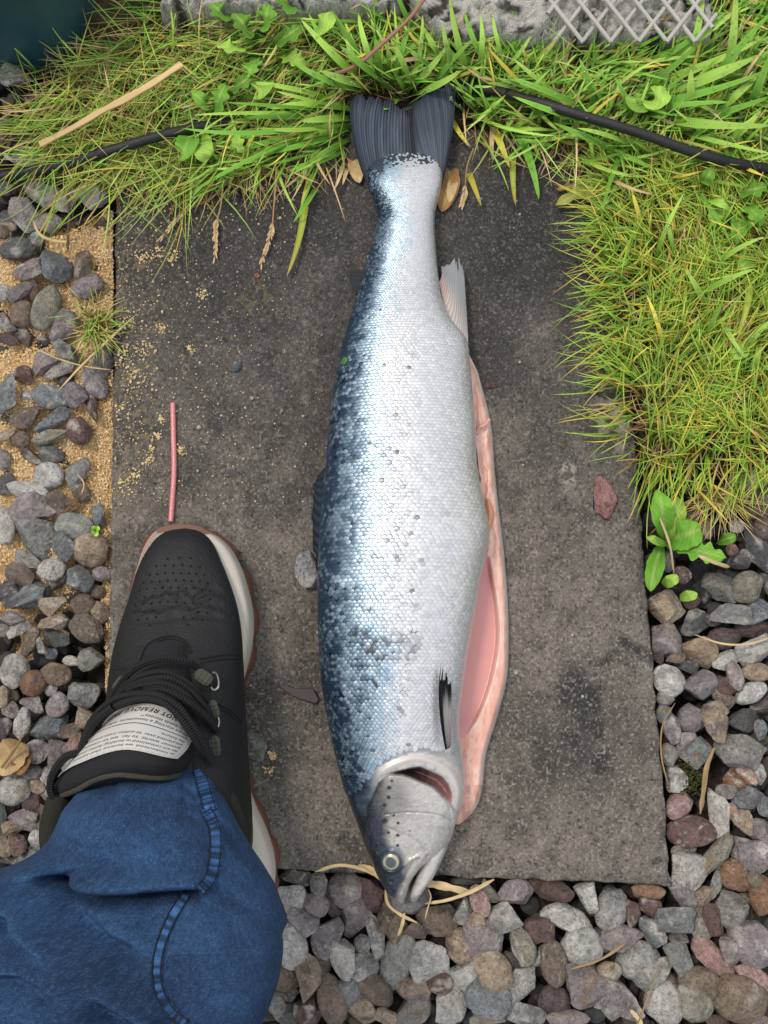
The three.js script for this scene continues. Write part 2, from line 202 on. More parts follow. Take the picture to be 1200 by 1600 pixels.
// each stone: x, y, length, width in its own enlargement, turn in degrees, colour, a(ngular) or r(ounded)
const FIELDS = [
  [0, 250, 4, `245 200 190 150 20 w a;400 245 150 130 90 w a;570 220 180 150 0 w a;150 330 200 150 40 p a;50 355 110 80 0 d a;60 410 90 60 0 t r;10 445 80 90 90 n r;295 390 170 120 0 y r;105 545 205 130 -5 d r;330 650 210 160 40 b a;500 645 190 110 -60 n a;160 685 190 110 -15 p a;540 785 190 140 -20 p r;10 830 120 80 80 w r;120 820 150 110 -60 p a;130 955 160 125 80 n r;212 815 140 55 80 m r;285 920 270 150 -75 y r;400 1040 200 130 -60 p a;30 1020 130 80 60 p a;150 1090 160 100 60 q a;280 1110 100 90 0 d r;400 1185 210 100 25 g a;640 1260 180 110 80 p a;270 1260 180 110 -20 p a;590 1390 200 120 60 p r;365 1315 200 70 -30 w a;140 1340 120 100 70 m a;45 1470 240 120 -75 b a;310 1480 205 130 15 b r;460 1465 160 130 40 p a;180 1475 95 65 10 w a;400 1380 70 70 0 d r;570 1525 110 60 80 m r;630 390 90 80 0 m a;580 680 70 60 0 s a;660 640 55 60 0 s a;530 890 60 40 0 s a;575 865 60 50 0 s a;480 370 70 70 20 s a;620 545 50 40 0 s a;50 1120 120 60 20 q a;225 490 80 90 0 b r;625 685 50 40 0 s a;650 470 60 50 30 s a`],
  [0, 600, 4, `160 215 190 120 -15 n a;330 220 225 90 -35 b a;570 165 150 60 80 m a;490 290 160 125 70 m r;40 220 80 70 0 d r;120 340 110 90 0 n r;320 325 210 70 -20 y a;40 320 110 60 -20 t a;310 435 170 110 30 d a;200 455 150 70 30 q a;390 470 120 60 70 q a;10 470 120 90 70 g r;475 550 190 110 -60 g a;300 575 165 150 30 w r;110 540 90 80 0 d a;165 660 240 90 10 w r;30 630 150 120 60 d a;190 770 265 160 5 p a;365 740 145 140 0 n a;510 680 110 100 30 n a;430 770 130 60 -40 o a;610 820 130 80 80 b a;465 890 210 140 10 g r;20 880 210 115 80 w r;215 965 260 215 15 g a;395 1020 150 135 20 b a;560 1030 200 180 20 t r;180 1110 190 90 25 g a;320 1160 150 120 -20 w r;130 1180 160 130 30 n a;490 1220 190 150 60 b a;640 1185 110 80 0 p r;370 1220 150 90 -50 q a;40 1300 160 150 40 d a;165 1325 290 170 -25 b a;610 1300 100 80 0 n r;510 1375 140 125 -50 n a;330 1390 170 110 -5 t a;615 1425 130 115 40 t a;340 1490 190 90 -10 t a;540 1530 220 155 35 n r;110 1530 155 110 -60 w a;80 1460 150 80 -10 p a;20 1540 90 80 0 p r`],
  [0, 950, 4, `190 210 200 90 -70 n r;345 190 180 100 20 d a;255 235 130 60 70 g a;320 285 75 70 0 b r;440 330 100 60 10 w r;565 330 155 145 20 g a;345 415 190 130 10 n r;85 395 205 175 80 w r;205 470 160 150 20 o r;15 555 130 70 80 t r;330 505 95 70 -30 w a;395 490 60 60 0 d a;515 530 190 175 40 g a;80 545 90 70 60 n r;200 595 155 100 10 p a;360 610 150 120 -60 p r;60 635 120 100 0 p a;135 720 190 95 -80 w r;300 750 240 165 -30 b a;35 765 160 90 80 q a;530 700 150 110 30 t a;435 775 150 100 -30 n a;465 850 145 90 -70 k a;70 990 150 110 0 t a;220 900 140 140 0 p a;350 930 190 120 90 p a;260 965 70 60 0 d r;195 1025 120 90 5 p r;80 1140 195 165 -10 w r;225 1115 120 80 15 t r;290 1060 130 80 80 w r;430 980 105 80 0 g a;200 1215 140 120 20 m a;315 1180 140 100 60 g a;140 1320 185 110 15 p a;80 1370 130 80 -15 t a;275 1320 190 110 70 n a;110 1470 140 100 70 m a;30 1490 130 80 70 n r;245 1440 155 130 60 w a;215 1500 80 60 0 b a;150 1560 80 80 0 g a;60 1580 120 60 0 d a;10 1300 150 60 80 d a;190 1575 120 90 60 w a;340 1390 120 90 40 p a`],
  [850, 650, 3.426, `660 1020 195 185 10 t a;660 1210 195 155 80 p a;805 1095 180 140 -20 d a;830 1250 195 150 30 t a;955 915 200 170 60 b a;1090 915 180 150 -50 y r;1000 1065 210 120 -10 g a;1145 1040 160 150 0 b a;1145 710 300 130 65 d a;1060 765 130 110 10 d a;1100 340 220 110 -5 t r;1150 470 180 160 0 n r;1030 590 80 70 0 w r;970 430 120 90 70 n r;670 1415 175 145 40 w r;840 1440 175 145 -10 p a;975 1310 150 90 -25 w r;965 1190 180 110 -10 q r;1110 1140 170 90 0 q r;760 1335 130 85 -5 d a;1025 1390 150 80 80 p r;970 1440 130 115 50 m a;955 1505 140 80 40 n a;1130 1250 205 140 -40 w a;1140 1370 150 90 5 t r;1110 1480 170 100 -25 w r;1170 1540 125 105 0 q a;650 1510 90 70 0 g r;610 1290 90 60 80 q a;710 1300 95 70 -40 n a;800 1585 140 75 0 p a;930 1570 120 90 0 t a;860 940 130 110 70 s a;740 850 100 90 0 m r;660 780 110 70 80 p r;790 990 90 80 0 m r;870 600 110 60 80 t r;690 600 70 60 0 t r;800 540 80 60 0 n r;1180 600 120 90 70 n r;1190 900 120 60 80 d a;1010 720 80 60 60 k r;870 1000 80 60 0 d a;910 1090 90 70 0 q r`],
  [850, 1100, 3.2, `600 50 95 75 80 b r;640 120 150 80 80 p r;745 80 140 130 30 p a;860 95 200 120 80 t a;1005 85 165 110 5 d a;1090 130 100 60 80 b a;705 170 105 80 -30 p a;755 230 150 140 40 b a;990 240 225 185 -10 g a;630 255 110 80 80 g r;655 380 130 120 40 w a;675 510 140 110 -40 k r;870 540 220 115 75 w a;740 640 225 145 5 m r;700 735 120 65 -5 y r;960 380 130 110 20 o a;1020 360 110 70 60 o a;1075 350 100 70 80 w r;920 440 110 90 40 p a;1020 470 135 110 10 b a;1000 590 130 90 70 t a;1100 500 120 70 80 b a;945 545 90 60 70 k a;735 840 185 170 10 w a;870 750 250 95 -60 y a;865 890 170 50 -70 g a;965 860 165 140 40 o r;1030 750 200 150 40 p a;1090 650 150 100 60 p a;1090 950 190 110 90 o r;1060 880 100 70 60 n r;690 940 175 130 20 p a;790 980 150 80 -70 t a;525 940 155 75 5 o r;220 955 140 130 30 w a;60 940 150 115 40 m a;20 925 100 60 80 p r;340 1030 195 150 -70 g r;115 1070 245 130 10 w a;445 1040 130 80 70 m a;530 1020 115 90 20 m a;650 1075 185 140 15 b a;780 1120 155 90 70 y a;850 1090 170 80 75 m a;945 1040 170 150 40 g a;540 1140 155 90 45 b a;390 1170 195 120 10 p a;195 1210 190 180 20 w r;680 1165 130 80 25 d a;470 1280 195 165 -30 g r;690 1275 190 120 50 g a;840 1265 230 105 40 k a;945 1230 140 115 70 p a;1050 1200 230 190 70 p a;550 1340 205 175 -30 g a;50 1300 200 120 80 n r;200 1410 220 200 20 p a;330 1340 110 85 0 t r;60 1490 150 140 20 q a;400 1480 220 150 20 p a;350 1520 120 110 20 g a;600 1500 200 170 85 w r;750 1490 185 155 50 y r;780 1400 195 140 20 n r;990 1480 245 200 20 n r;1030 1370 195 110 30 k a;120 1580 200 80 0 p r;1000 980 70 60 0 n r;20 1150 120 60 80 m a;20 1230 80 50 70 b a;270 1180 110 100 0 d a;640 1400 110 80 70 n a;1080 1590 120 80 0 p a;860 1590 110 60 0 m a`],
  [400, 1300, 2.4, `150 165 110 60 10 d a;235 195 80 75 40 g a;335 205 130 115 70 p a;425 225 140 90 60 m a;130 250 110 100 -30 w a;225 275 90 85 0 p r;290 270 110 60 70 q a;180 330 110 90 60 p a;370 325 150 105 -70 p a;265 395 150 100 -75 p a;570 245 155 115 -15 g r;485 320 110 70 80 n a;680 330 150 110 10 n a;775 300 100 75 80 g a;840 260 110 65 70 k r;975 230 125 100 15 p a;880 220 90 60 80 y a;1065 205 110 70 10 m a;795 180 120 40 0 d a;935 330 115 110 20 g a;1060 360 120 105 30 m a;825 335 70 70 0 t a;130 430 165 110 75 w r;330 475 150 90 70 w a;455 395 150 60 75 w a;530 370 110 80 60 t a;400 420 60 60 0 g r;530 485 200 110 -70 g r;650 495 160 135 80 w a;400 510 110 100 -40 g r;100 530 140 90 60 n a;200 540 150 90 70 t a;250 500 90 80 40 q a;285 630 180 95 75 n r;350 610 120 100 70 g r;450 600 140 95 50 n r;590 590 120 80 10 t r;395 665 110 100 10 t a;195 670 100 100 20 m a;100 605 110 50 10 d a;70 645 70 70 0 g a;590 670 140 100 -20 g a;735 640 150 105 -75 w a;790 540 140 120 20 w a;775 430 125 110 60 t r;850 400 150 130 20 p r;890 520 155 115 55 t r;870 630 160 120 20 b a;1000 415 150 80 75 y a;1070 470 110 50 -45 g a;960 495 90 70 20 d a;990 575 140 90 -70 g a;1010 690 150 75 15 g a;870 705 120 60 0 y a;690 570 90 80 20 m a;110 695 90 90 0 d a;600 375 80 70 60 n a;480 695 90 60 0 t a`],
  [0, 0, 2, `35 235 105 70 30 w a;110 310 90 80 60 n a;60 480 95 65 20 w a;85 420 60 42 0 t a;30 330 70 50 30 n a;15 590 60 40 0 d a`],
];
const gravel = [];
{
  const shape = { a: 'angular', r: 'rounded' }; let n = 0; const seen = {};
  for (const [ox, oy, sc, txt] of FIELDS) for (const s of txt.split(';')) {
    const f = s.split(' '), [cx, cy, L, W_, an] = f.slice(0, 5).map(Number), px = ox + cx / sc, py = oy + cy / sc, r = rng(1000 + n * 31);
    const size = L / sc, lk = px < 180 && py < 900 ? 1.13 : 1, a = size * MPP * .5 * 1.08 * lk, b = Math.min(W_ / sc, size) * MPP * .5 * 1.1 * lk, c = b * (.62 + .22 * r());
    const kb = .84 + .26 * r(), kw = .05 * (r() - .5), base = lin(SC[f[5]][0]).map((x, i) => x * kb * (1 + (1 - i) * kw));
    let y = -.008 - .008 * r() - Math.max(0, c - .010) * .55 - (f[5] == 'q' || f[5] == 's' || f[5] == 'd' ? .007 : 0); if (size < 26) y -= .005;
    if (py > 1310 && px > 545 && px < 735) y = Math.min(y, -.006 - c);                   // under the fish's head
    const m = new THREE.Mesh(stoneGeo(n + 1, a, b, c, f[6] == 'a', base, size > 40 ? 8 : 6), M_STONE[n % 2]);
    m.position.copy(G(px, py, y + c * .25)); m.position.y = y; m.rotation.set((r() - .5) * .3, -an * Math.PI / 180, (r() - .5) * .3);
    const sz = size > 58 ? 'large' : size > 38 ? 'medium' : 'small', el = L / W_ > 1.55 ? 'elongated ' : '';
    const zone = px < 180 ? (py < 340 ? 'below the wooden strip' : py < 640 ? 'in sawdust beside the dark slab end' : py < 880 ? 'in sawdust below the grass tuft' : py < 1100 ? 'in the gravel beside the boot toe' : 'in the gravel beside the boot tongue')
      : py < 910 ? 'at the edge of the yellow green grass' : px > 1010 && py < 1100 ? 'beside the slab below the leafy weed' : px > 1010 && py < 1390 ? 'beside the bare slab corner' : px > 850 ? 'in the gravel past the bare slab corner' : px < 560 ? 'in the gravel between jeans and fish head' : 'in the gravel past the fish snout';
    const kind = `${sz} ${shape[f[6]]} ${el}${SC[f[5]][1]} stone`, label = `${kind} ${zone}`; seen[label] = (seen[label] || 0) + 1;
    top(m, 'gravel_stone', label, 'stone', 'gravel stones around the slab'); gravel.push({ px, py, a, m, kind, label, near: `${sz} ${SC[f[5]][1]}`, col: f[5], sh: px < 180 && py < 880 ? 'in sawdust' : 'in gravel' }); n++;
  }
  for (const s of gravel) if (seen[s.label] > 1) {           // alike stones of one place: say which stone each one touches
    let bd = 1e9, bn = null; for (const o of gravel) if (o != s && o.col != s.col) { const d = Math.hypot(o.px - s.px, o.py - s.py); if (d < bd) { bd = d; bn = o; } }
    s.m.userData.label = `${s.kind} ${s.sh} touching a ${bn.near} stone`;
  }
}
{ // the loose under-layer of small stones between and below
  const N = 3000, r = rng(77), geos = [0, 1, 2].map(i => stoneGeo(900 + i, 1, .8, .62, i != 1, [.85, .85, .85], 3));
  const im = geos.map(g => new THREE.InstancedMesh(g, M_STONE[1], N / 3)), o = new THREE.Object3D(), keys = 'gpdnmqbtpd';
  for (let i = 0; i < N;) {
    const px = -140 + r() * 1480, py = -60 + r() * 1800; if (inSlab(px, py, 8) || (py < 240 && px > 90) || (px > 960 && py < 700)) continue;
    const s = (8 + 12 * r()) * MPP; o.position.copy(G(px, py, -.03)); o.position.y = GY + s * .45 + r() * .017; o.rotation.set(r() * .6, r() * 6.28, r() * .6); o.scale.setScalar(s); o.updateMatrix();
    const k = i % 3, j = i / 3 | 0, c = lin(SC[keys[r() * 10 | 0]][0]); im[k].setMatrixAt(j, o.matrix); im[k].setColorAt(j, new THREE.Color(...c)); i++;
  }
  const gr = new THREE.Group(); im.forEach(m => { m.name = 'pebbles'; m.userData.kind = 'stuff'; gr.add(m); }); stuff(gr, 'small_gravel', 'small gravel filling the gaps between the stones', 'gravel');
}
// two loose stones, a pink one and chips lying on the slab
function slabStone(px, py, L, W_, an, col, label, seed, ang = true, cat = 'stone', hk = .5) {
  const a = L * MPP / 2, b = W_ * MPP / 2, c = b * hk, m = new THREE.Mesh(stoneGeo(seed, a, b, c, ang, lin(col), 8, true), M_STONE[1]);
  m.position.copy(G(px, py, c)); m.position.y = c * .55 + .0005; m.rotation.y = -an * Math.PI / 180; top(m, 'loose_stone', label, cat); return m;
}
slabStone(945, 776, 74, 40, 78, '#9a7370', 'flat pinkish red stone lying alone on the slab', 501);
slabStone(482, 890, 58, 44, 80, '#8f9194', 'pale grey translucent stone lying against the fish back', 502);
slabStone(398, 1166, 52, 37, 70, '#7d8079', 'greenish grey stone on the slab beside the boot', 503);
slabStone(768, 601, 22, 13, 5, '#5b4a48', 'small dark maroon stone chip beside the belly opening', 504);
slabStone(951, 570, 20, 10, 85, '#8a716c', 'tiny pinkish stone chip at the grass edge', 505);
slabStone(402, 431, 9, 9, 0, '#a0533c', 'tiny round orange red pebble on the dark slab end', 506, false);
slabStone(370, 572, 14, 20, 10, '#5f676e', 'tiny blue grey pebble on the slab by the pink cord', 507);
slabStone(806, 1050, 9, 8, 0, '#9b9c98', 'tiny white round pebble on the slab beside the belly flap', 508, false);
// ---------------------------------------------------------------- the fish
const fish = new THREE.Group(); fish.position.set(0, 0, 0);
top(fish, 'salmon', 'gutted silver salmon with dark blue back lying on the slab', 'fish');
{
  const xL = tab([[236, 606], [243, 590], [255, 577], [287, 575], [310, 583], [333, 590], [370, 585], [400, 577], [433, 568], [500, 547], [567, 530], [633, 519], [700, 513], [750, 508], [800, 503], [850, 500], [900, 498], [950, 498], [1000, 499], [1060, 503], [1120, 512], [1180, 525], [1240, 541], [1300, 563], [1360, 586], [1390, 602], [1402, 614], [1409, 624]]);
  const xR = tab([[236, 664], [243, 678], [255, 687], [275, 691], [295, 689], [333, 680], [400, 682], [433, 685], [470, 691], [500, 704], [533, 729], [567, 734], [600, 737], [667, 743], [733, 746], [767, 752], [810, 762], [835, 764], [860, 760], [900, 752], [950, 744], [1000, 735], [1067, 725], [1133, 718], [1168, 721], [1210, 726], [1240, 725], [1270, 717], [1300, 706], [1325, 692], [1340, 676], [1352, 661], [1365, 649], [1380, 641], [1395, 636], [1409, 631]]);
  const Tt = tab([[236, .007], [250, .013], [275, .022], [333, .031], [433, .040], [567, .056], [700, .067], [850, .073], [1000, .073], [1100, .069], [1200, .061], [1280, .053], [1340, .042], [1380, .029], [1400, .02], [1409, .014]]);
  const NU = 150, NL = 46;
  const base = (py, ph) => {                                             // ph 0 = back, PI = belly, round underneath to 2 PI
    const T = Tt(py), hm = T * .45, A = G(xL(py), py, hm), B = G(xR(py), py, hm), cx = (A.x + B.x) / 2, a = (B.x - A.x) / 2, s = Math.sin(ph), c = Math.cos(ph);
    const pw = (v, e) => Math.sign(v) * Math.pow(Math.abs(v), e);
    if (ph <= Math.PI) return V(cx - a * pw(c, .9), hm + (T - hm) * pw(s, .92), A.z);
    const cut = sst(580, 700, py) * sst(1295, 1250, py) * (c < 0 ? 1 : 0);    // opened belly: the wall is cut back underneath
    let x = cx - a * pw(c, .6), y = hm + (hm - .0008) * pw(s, .7);
    if (cut) { const k = -c; x -= cut * .016 * Math.sin(Math.min(1, (ph - Math.PI) / .9) * Math.PI) * k; }
    return V(x, y, A.z);
  };
  const smooth = L => { const cv = new THREE.CatmullRomCurve3(L.map(p => V(p[0], p[1], 0))); return cv.getPoints(L.length * 3).map(q => [q.x, q.y]); };
  // outlines on the head, in photo pixels
    const OPEN = [[600, 1211], [625, 1205], [640, 1201], [656, 1199], [672, 1206], [690, 1214], [700, 1226], [706, 1240], [706, 1256], [692, 1243], [677, 1229], [664, 1223], [653, 1219], [640, 1213], [629, 1210], [612, 1209]];
  const OPED = [[588, 1236], [592, 1222], [608, 1209], [629, 1210], [653, 1219], [677, 1229], [692, 1243], [709, 1264]];
  const HEAD = [[575, 1260], [592, 1222], [608, 1209], [629, 1210], [653, 1219], [677, 1229], [692, 1243], [710, 1264], [760, 1300], [700, 1450], [560, 1450]];
  const COLLAR = smooth([[577, 1230], [592, 1209], [620, 1193], [650, 1185], [680, 1192], [705, 1208], [717, 1234], [714, 1262]]);
  const MAXI = smooth([[661, 1340], [654, 1356], [643, 1372], [634, 1386], [628, 1398]]), MAX2 = [[655, 1337], [640, 1344], [632, 1352]], SEAM = smooth([[602, 1272], [640, 1269], [682, 1272], [706, 1282]]), PRE = smooth([[602, 1290], [622, 1300], [650, 1312], [664, 1330]]), BRAN = smooth([[686, 1234], [702, 1262], [704, 1300], [694, 1330]]);
  const darkE = tab([[236, 604], [287, 600], [333, 614], [380, 607], [433, 598], [500, 584], [600, 569], [700, 575], [800, 566], [900, 560], [960, 566], [1000, 590], [1040, 592], [1100, 580], [1160, 575], [1225, 580]]);
  const SPOTS = [[600, 573], [640, 575], [618, 652], [635, 664], [630, 682], [622, 708], [608, 727], [631, 760], [575, 787], [649, 811], [617, 828], [602, 846], [638, 853], [620, 874], [622, 880], [612, 921], [643, 923], [653, 950], [671, 962], [641, 1063], [623, 1107], [630, 1116], [640, 1166], [586, 870], [558, 668], [595, 752], [610, 705], [547, 810], [560, 880], [584, 930], [590, 700], [602, 712], [566, 734], [640, 835], [660, 880], [606, 1060], [654, 1000], [636, 1000], [574, 1150], [584, 1175], [696, 806]];
  const HSP = [[608, 1231, 3], [607, 1246, 3], [601, 1258, 3], [601, 1283, 4], [622, 1286, 2.4], [607, 1301, 2.3], [621.5, 1305, 2.6], [621.5, 1321, 2.3], [615, 1274, 2.2], [588, 1322, 2.6], [640, 1298, 1.4], [612, 1220, 2]];
  const NAVY = lin('#15202f'), BLUE = lin('#7b95ad'), SILV = lin('#8d9298'), BEL = lin('#c3c1be'), GREY = lin('#4d545c'), CHEEK = lin('#b9b6b2'), TOPH = lin('#131a26'), PLUM = lin('#4b343c'), PINK = lin('#b48886'), WHT = lin('#d9d2ce');
  const skin = (x, y) => {
    const e = darkE(y) + (fbm(x / 16, y / 16, 3, 3) - .5) * 46, t = sst(e - 6, e + 34, x), n = fbm(x / 5, y / 5, 2, 3);
    let c = mixC(NAVY, mixC(GREY, BLUE, .45), sst(e - 26, e + 22, x) * (.4 + .6 * n)); c = mixC(c, mixC(SILV, BEL, sst(660, 740, x)), t);
    c = c.map(v => v * (.86 + .28 * n));
    for (const s of SPOTS) { const d = Math.hypot(x - s[0], y - s[1]); if (d < 8) c = mixC(c, [.02, .025, .035], 1 - sst(2.5, 5.5, d + 4 * (hsh(x | 0, y | 0, 1) - .5))); }
    const tl = sst(275, 258, y + (fbm(x / 9, 3, 1, 2) - .5) * 24); c = mixC(c, lin('#3b434f').map(v => v * (.7 + .6 * vn(x / 2, y / 20, 3))), tl);
    return c;
  };
  const head = (x, y) => {
    const n = fbm(x / 4, y / 4, 8, 3), n2 = fbm(x / 22, y / 22, 4, 3);
    const bx = tab([[1180, 565], [1225, 597], [1260, 600], [1300, 602], [1330, 610], [1345, 626], [1362, 628], [1380, 624], [1410, 618]])(y) + (n2 - .5) * 22;
    let c = mixC(TOPH, mixC(lin('#26384c'), GREY, .3), sst(bx - 40, bx - 4, x) * .6); c = mixC(c, CHEEK, sst(bx - 6, bx + 12, x));
    c = mixC(c, lin('#77746f'), .75 * sst(38, 8, Math.hypot((x - 613) / 1.1, (y - 1246) / 1.4)) * (.5 + n)); c = mixC(c, lin('#cfcdca'), sst(640, 690, x) * .5);
    const blue = sst(24, 12, Math.hypot(x - 612, y - 1340)); c = mixC(c, lin('#31465a'), blue * .8);
    for (const L of [SEAM, PRE]) { const d = lineD(x, y, L); if (d < 2) c = mixC(c, lin('#615f5e'), (1 - d / 2) * .35); }
    for (const s of HSP) { const d = Math.hypot((x - s[0]) / 1.15, y - s[1]); c = mixC(c, [.008, .009, .012], 1 - sst(s[2] - .9, s[2] + .9, d)); }
    const fr = fbm(x / 1.7, y / 1.7, 13, 2); if (fr > .66) c = mixC(c, lin('#6e6c6a'), (fr - .66) * 3); return c.map(v => v * (.8 + .4 * n));
  };
  const FLESH = lin('#d99a86');
  const colF = (p, ph) => {
    const [x, y] = P(p);
    if (ph > Math.PI + .02 && ph < Math.PI * 1.62 && y > 590 && y < 1292) return mixC(FLESH, lin('#c97f78'), fbm(x / 8, y / 8, 2, 3));
    if (y < 1165 || (y < 1275 && polyD(x, y, HEAD) > 0)) {
      let c = skin(x, y);
      if (y > 1150) {
        const dc = lineD(x, y, COLLAR); c = mixC(c, WHT, sst(14, 4, dc + 10 * (fbm(x / 5, y / 5, 4, 2) - .5)) * .85 * sst(575, 600, x));
        const g = polyD(x, y, OPEN); if (g < 1.5) { const t = sst(648, 708, x + (fbm(x / 6, y / 6, 1, 2) - .5) * 22); c = mixC(c, mixC(PLUM, mixC(PINK, lin('#c59a97'), sst(1225, 1250, y)), t).map(v => v * (.8 + .4 * fbm(x / 2.5, y / 9, 4, 2))), sst(1.5, -1.5, g)); }
        c = mixC(c, lin('#8d8685'), sst(40, 20, Math.hypot(x - 690, y - 1140)) * .4 * fbm(x / 4, y / 4, 6, 2));
      }
      return c;
    }
    return head(x, y);
  };
  const disp = p => {                                                    // relief of the head and the scar lines, upper side only
    const [x, y] = P(p); if (y < 1150) return .0012 * (fbm(x / 22, y / 30, 3, 2) - .5);
    let d = 0; const g = polyD(x, y, OPEN), hd = polyD(x, y, HEAD), inn = sst(1300, 1240, y);
    if (g < 2) d -= .020 * sst(2, -8, g) * sst(596, 626, x);
    const dc = lineD(x, y, COLLAR); if (hd > -2) d += .0016 * Math.exp(-dc * dc / 26);
    if (hd < 1) { d += .0038 * sst(1, -3, hd) * sst(70, 20, -hd + Math.max(0, y - 1290)); d -= .0008 * Math.exp(-Math.pow(lineD(x, y, SEAM) / 1.6, 2)) + .0007 * Math.exp(-Math.pow(lineD(x, y, PRE) / 2.2, 2)) + .0009 * Math.exp(-Math.pow(lineD(x, y, BRAN) / 2, 2)); }
    if (y > 1310) {
      const m = lineD(x, y, MAXI), m2 = lineD(x, y, MAX2), e = Math.hypot(x - 611.5, y - 1346);
      d += .0035 * Math.exp(-m * m / 40) - .003 * Math.exp(-Math.pow((lineD(x, y, [[668, 1338], [652, 1366], [640, 1384]])) / 2.4, 2)) + .0016 * Math.exp(-m2 * m2 / 8) - .0014 * Math.exp(-Math.pow(lineD(x, y, [[650, 1343], [640, 1358], [630, 1378]]) / 2, 2));
      d += -.0035 * sst(16, 9, e) + .0012 * Math.exp(-Math.pow((e - 16) / 3, 2));
      const no = Math.hypot(x - 611, y - 1378); d -= .0018 * Math.exp(-no * no / 5);
    }
    return d + (.0009 * (fbm(x / 9, y / 9, 3, 3) - .5) + .0005 * (fbm(x / 2.6, y / 2.6, 6, 2) - .5)) * (hd < 0 ? 1 : 0);
  };
  const rows = [], phs = []; for (let j = 0; j < NU; j++) phs.push(j / NU * Math.PI); for (let j = 0; j < NL; j++) phs.push(Math.PI + j / NL * Math.PI);
  const surf = (py, ph) => { const p = base(py, ph); if (ph < Math.PI) p.y += disp(p) * Math.pow(Math.sin(ph), .35); return p; };
  for (let y = 236; y <= 1409.01; y += y < 1160 ? 3 : 1) rows.push(phs.map(f => surf(y, f)));
  const bodyM = phy({ vertexColors: true, roughness: .36, metalness: .12, clearcoat: .5, clearcoatRoughness: .22 });
  const body = part('body', grid(rows, { close: true, cap: true, col: (p, i, j) => colF(p, phs[j] ?? 0) }), bodyM, fish);

  // scales: overlapping rows of small domed plates
  {
    const scaleGeo = rim => {                                              // centre, inner ring, pigmented margin
      const sp = [0, .085, -.06], sc = [1, 1, 1], si = [], K = 12;
      for (const [q, h, v] of [[.74, .055, 1], [1, 0, rim]]) for (let k = 0; k < K; k++) { const a = k / K * 6.283, cx = Math.pow(Math.abs(Math.cos(a)), 1.3) * Math.sign(Math.cos(a)), x = cx * .62 * q, z = Math.sin(a) * .68 * q; sp.push(x, h + (z < -.2 ? .05 : z < .2 ? 0 : -.08), z); sc.push(v, v, v); }
      for (let k = 0; k < K; k++) { const a = 1 + k, b = 1 + (k + 1) % K; si.push(0, b, a, a, b, a + K, b, b + K, a + K); }
      return mk(sp, si, sc);
    };
    const lim = tab([[500, 1226], [545, 1242], [562, 1232], [590, 1198], [620, 1179], [650, 1170], [690, 1172], [740, 1190]]);
    const r = rng(5), list = [], NC = 35, o = new THREE.Object3D(), mt = new THREE.Matrix4(); let row = 0;
    for (let y = 243; y < 1240;) {
      const w = xR(y) - xL(y), pitch = w * 1.22 / NC, N = 60, arc = [0], pts = []; for (let j = 0; j <= N; j++) pts.push(base(y, .02 + j / N * (2.72 - .02)));
      for (let j = 1; j <= N; j++) arc.push(arc[j - 1] + pts[j].distanceTo(pts[j - 1]));
      for (let k = 0; k < NC; k++) {
        const s = (k + .5 + (row & 1 ? .5 : 0) + (r() - .5) * .12) / NC * arc[N]; if (s >= arc[N]) continue;
        let j = 0; while (arc[j + 1] < s) j++; const ph = .02 + (j + (s - arc[j]) / (arc[j + 1] - arc[j])) / N * (2.72 - .02), yy = y + (r() - .5) * pitch * .1 + Math.abs(ph - 1.3) * 0;
        const p = surf(yy, ph), p1 = base(yy - 4, ph), p2 = base(yy, Math.min(ph + .02, 3.14)), q0 = base(yy, ph), q = P(p), x = q[0], py = q[1];
        if (py > lim(x)) continue; if (py < 266 && (x < 600 || hsh(k, row, 4) < sst(264, 246, py) * .75)) continue;
        const zt = p1.sub(q0).normalize(), xt = p2.sub(q0).normalize(), nn = zt.clone().cross(xt).normalize(); if (nn.y < 0 && ph < 2.9) nn.negate();
        const e = darkE(py) + 8 + (fbm(x / 16, py / 16, 3, 3) - .5) * 26, side = sst(e - 4, e + 36, x), lost = fbm(x / 13, py / 20, 21, 3), back = sst(e + 10, e - 30, x);
        const patch = sst(0, -8, polyD(x, py, [[556, 985], [600, 988], [660, 982], [664, 1008], [650, 1042], [575, 1040]]));
        if (hsh(k, row, 2) < back * sst(.54, .64, lost) * .16 * sst(340, 560, py)) continue; if (hsh(k, row, 5) < patch * .3) continue; if (py < 340 && back > .5 && hsh(k, row, 8) < .45) continue;
        let c = mixC(lin('#9bb8ce'), lin('#bcd0e0'), r()); if (back > .2) c = mixC(c, lin('#1c3a57'), clamp(back * (.5 + .9 * (fbm(x / 20, py / 26, 5, 3) - .4) + .7 * (r() - .6)) + .4 * sst(44, 8, x - xL(py)), 0, .95)); const bl = sst(e - 10, e + 25, x) * sst(640, 600, x) * sst(560, 700, py);
        c = mixC(c, mixC(lin('#e0e1e4'), lin('#cdd0d6'), r()), side); c = mixC(c, lin('#a9c6e2'), bl * .6 * (.4 + .6 * r()) * vn(x / 20, py / 30, 9)); c = mixC(c, lin('#70767c'), patch * .6 * r());
        c = mixC(c, lin('#dddbd8'), sst(690, 745, x) * .7);
        for (const sp_ of SPOTS) { const d = Math.hypot(x - sp_[0], py - sp_[1]); if (d < 7) c = mixC(c, lin('#3c434b'), (1 - sst(1, 5.5, d)) * .8); }
        mt.makeBasis(xt, nn, zt.negate()); o.quaternion.setFromRotationMatrix(mt); o.rotateX((r() - .5) * .12 ); o.rotateZ((r() - .5) * .16);
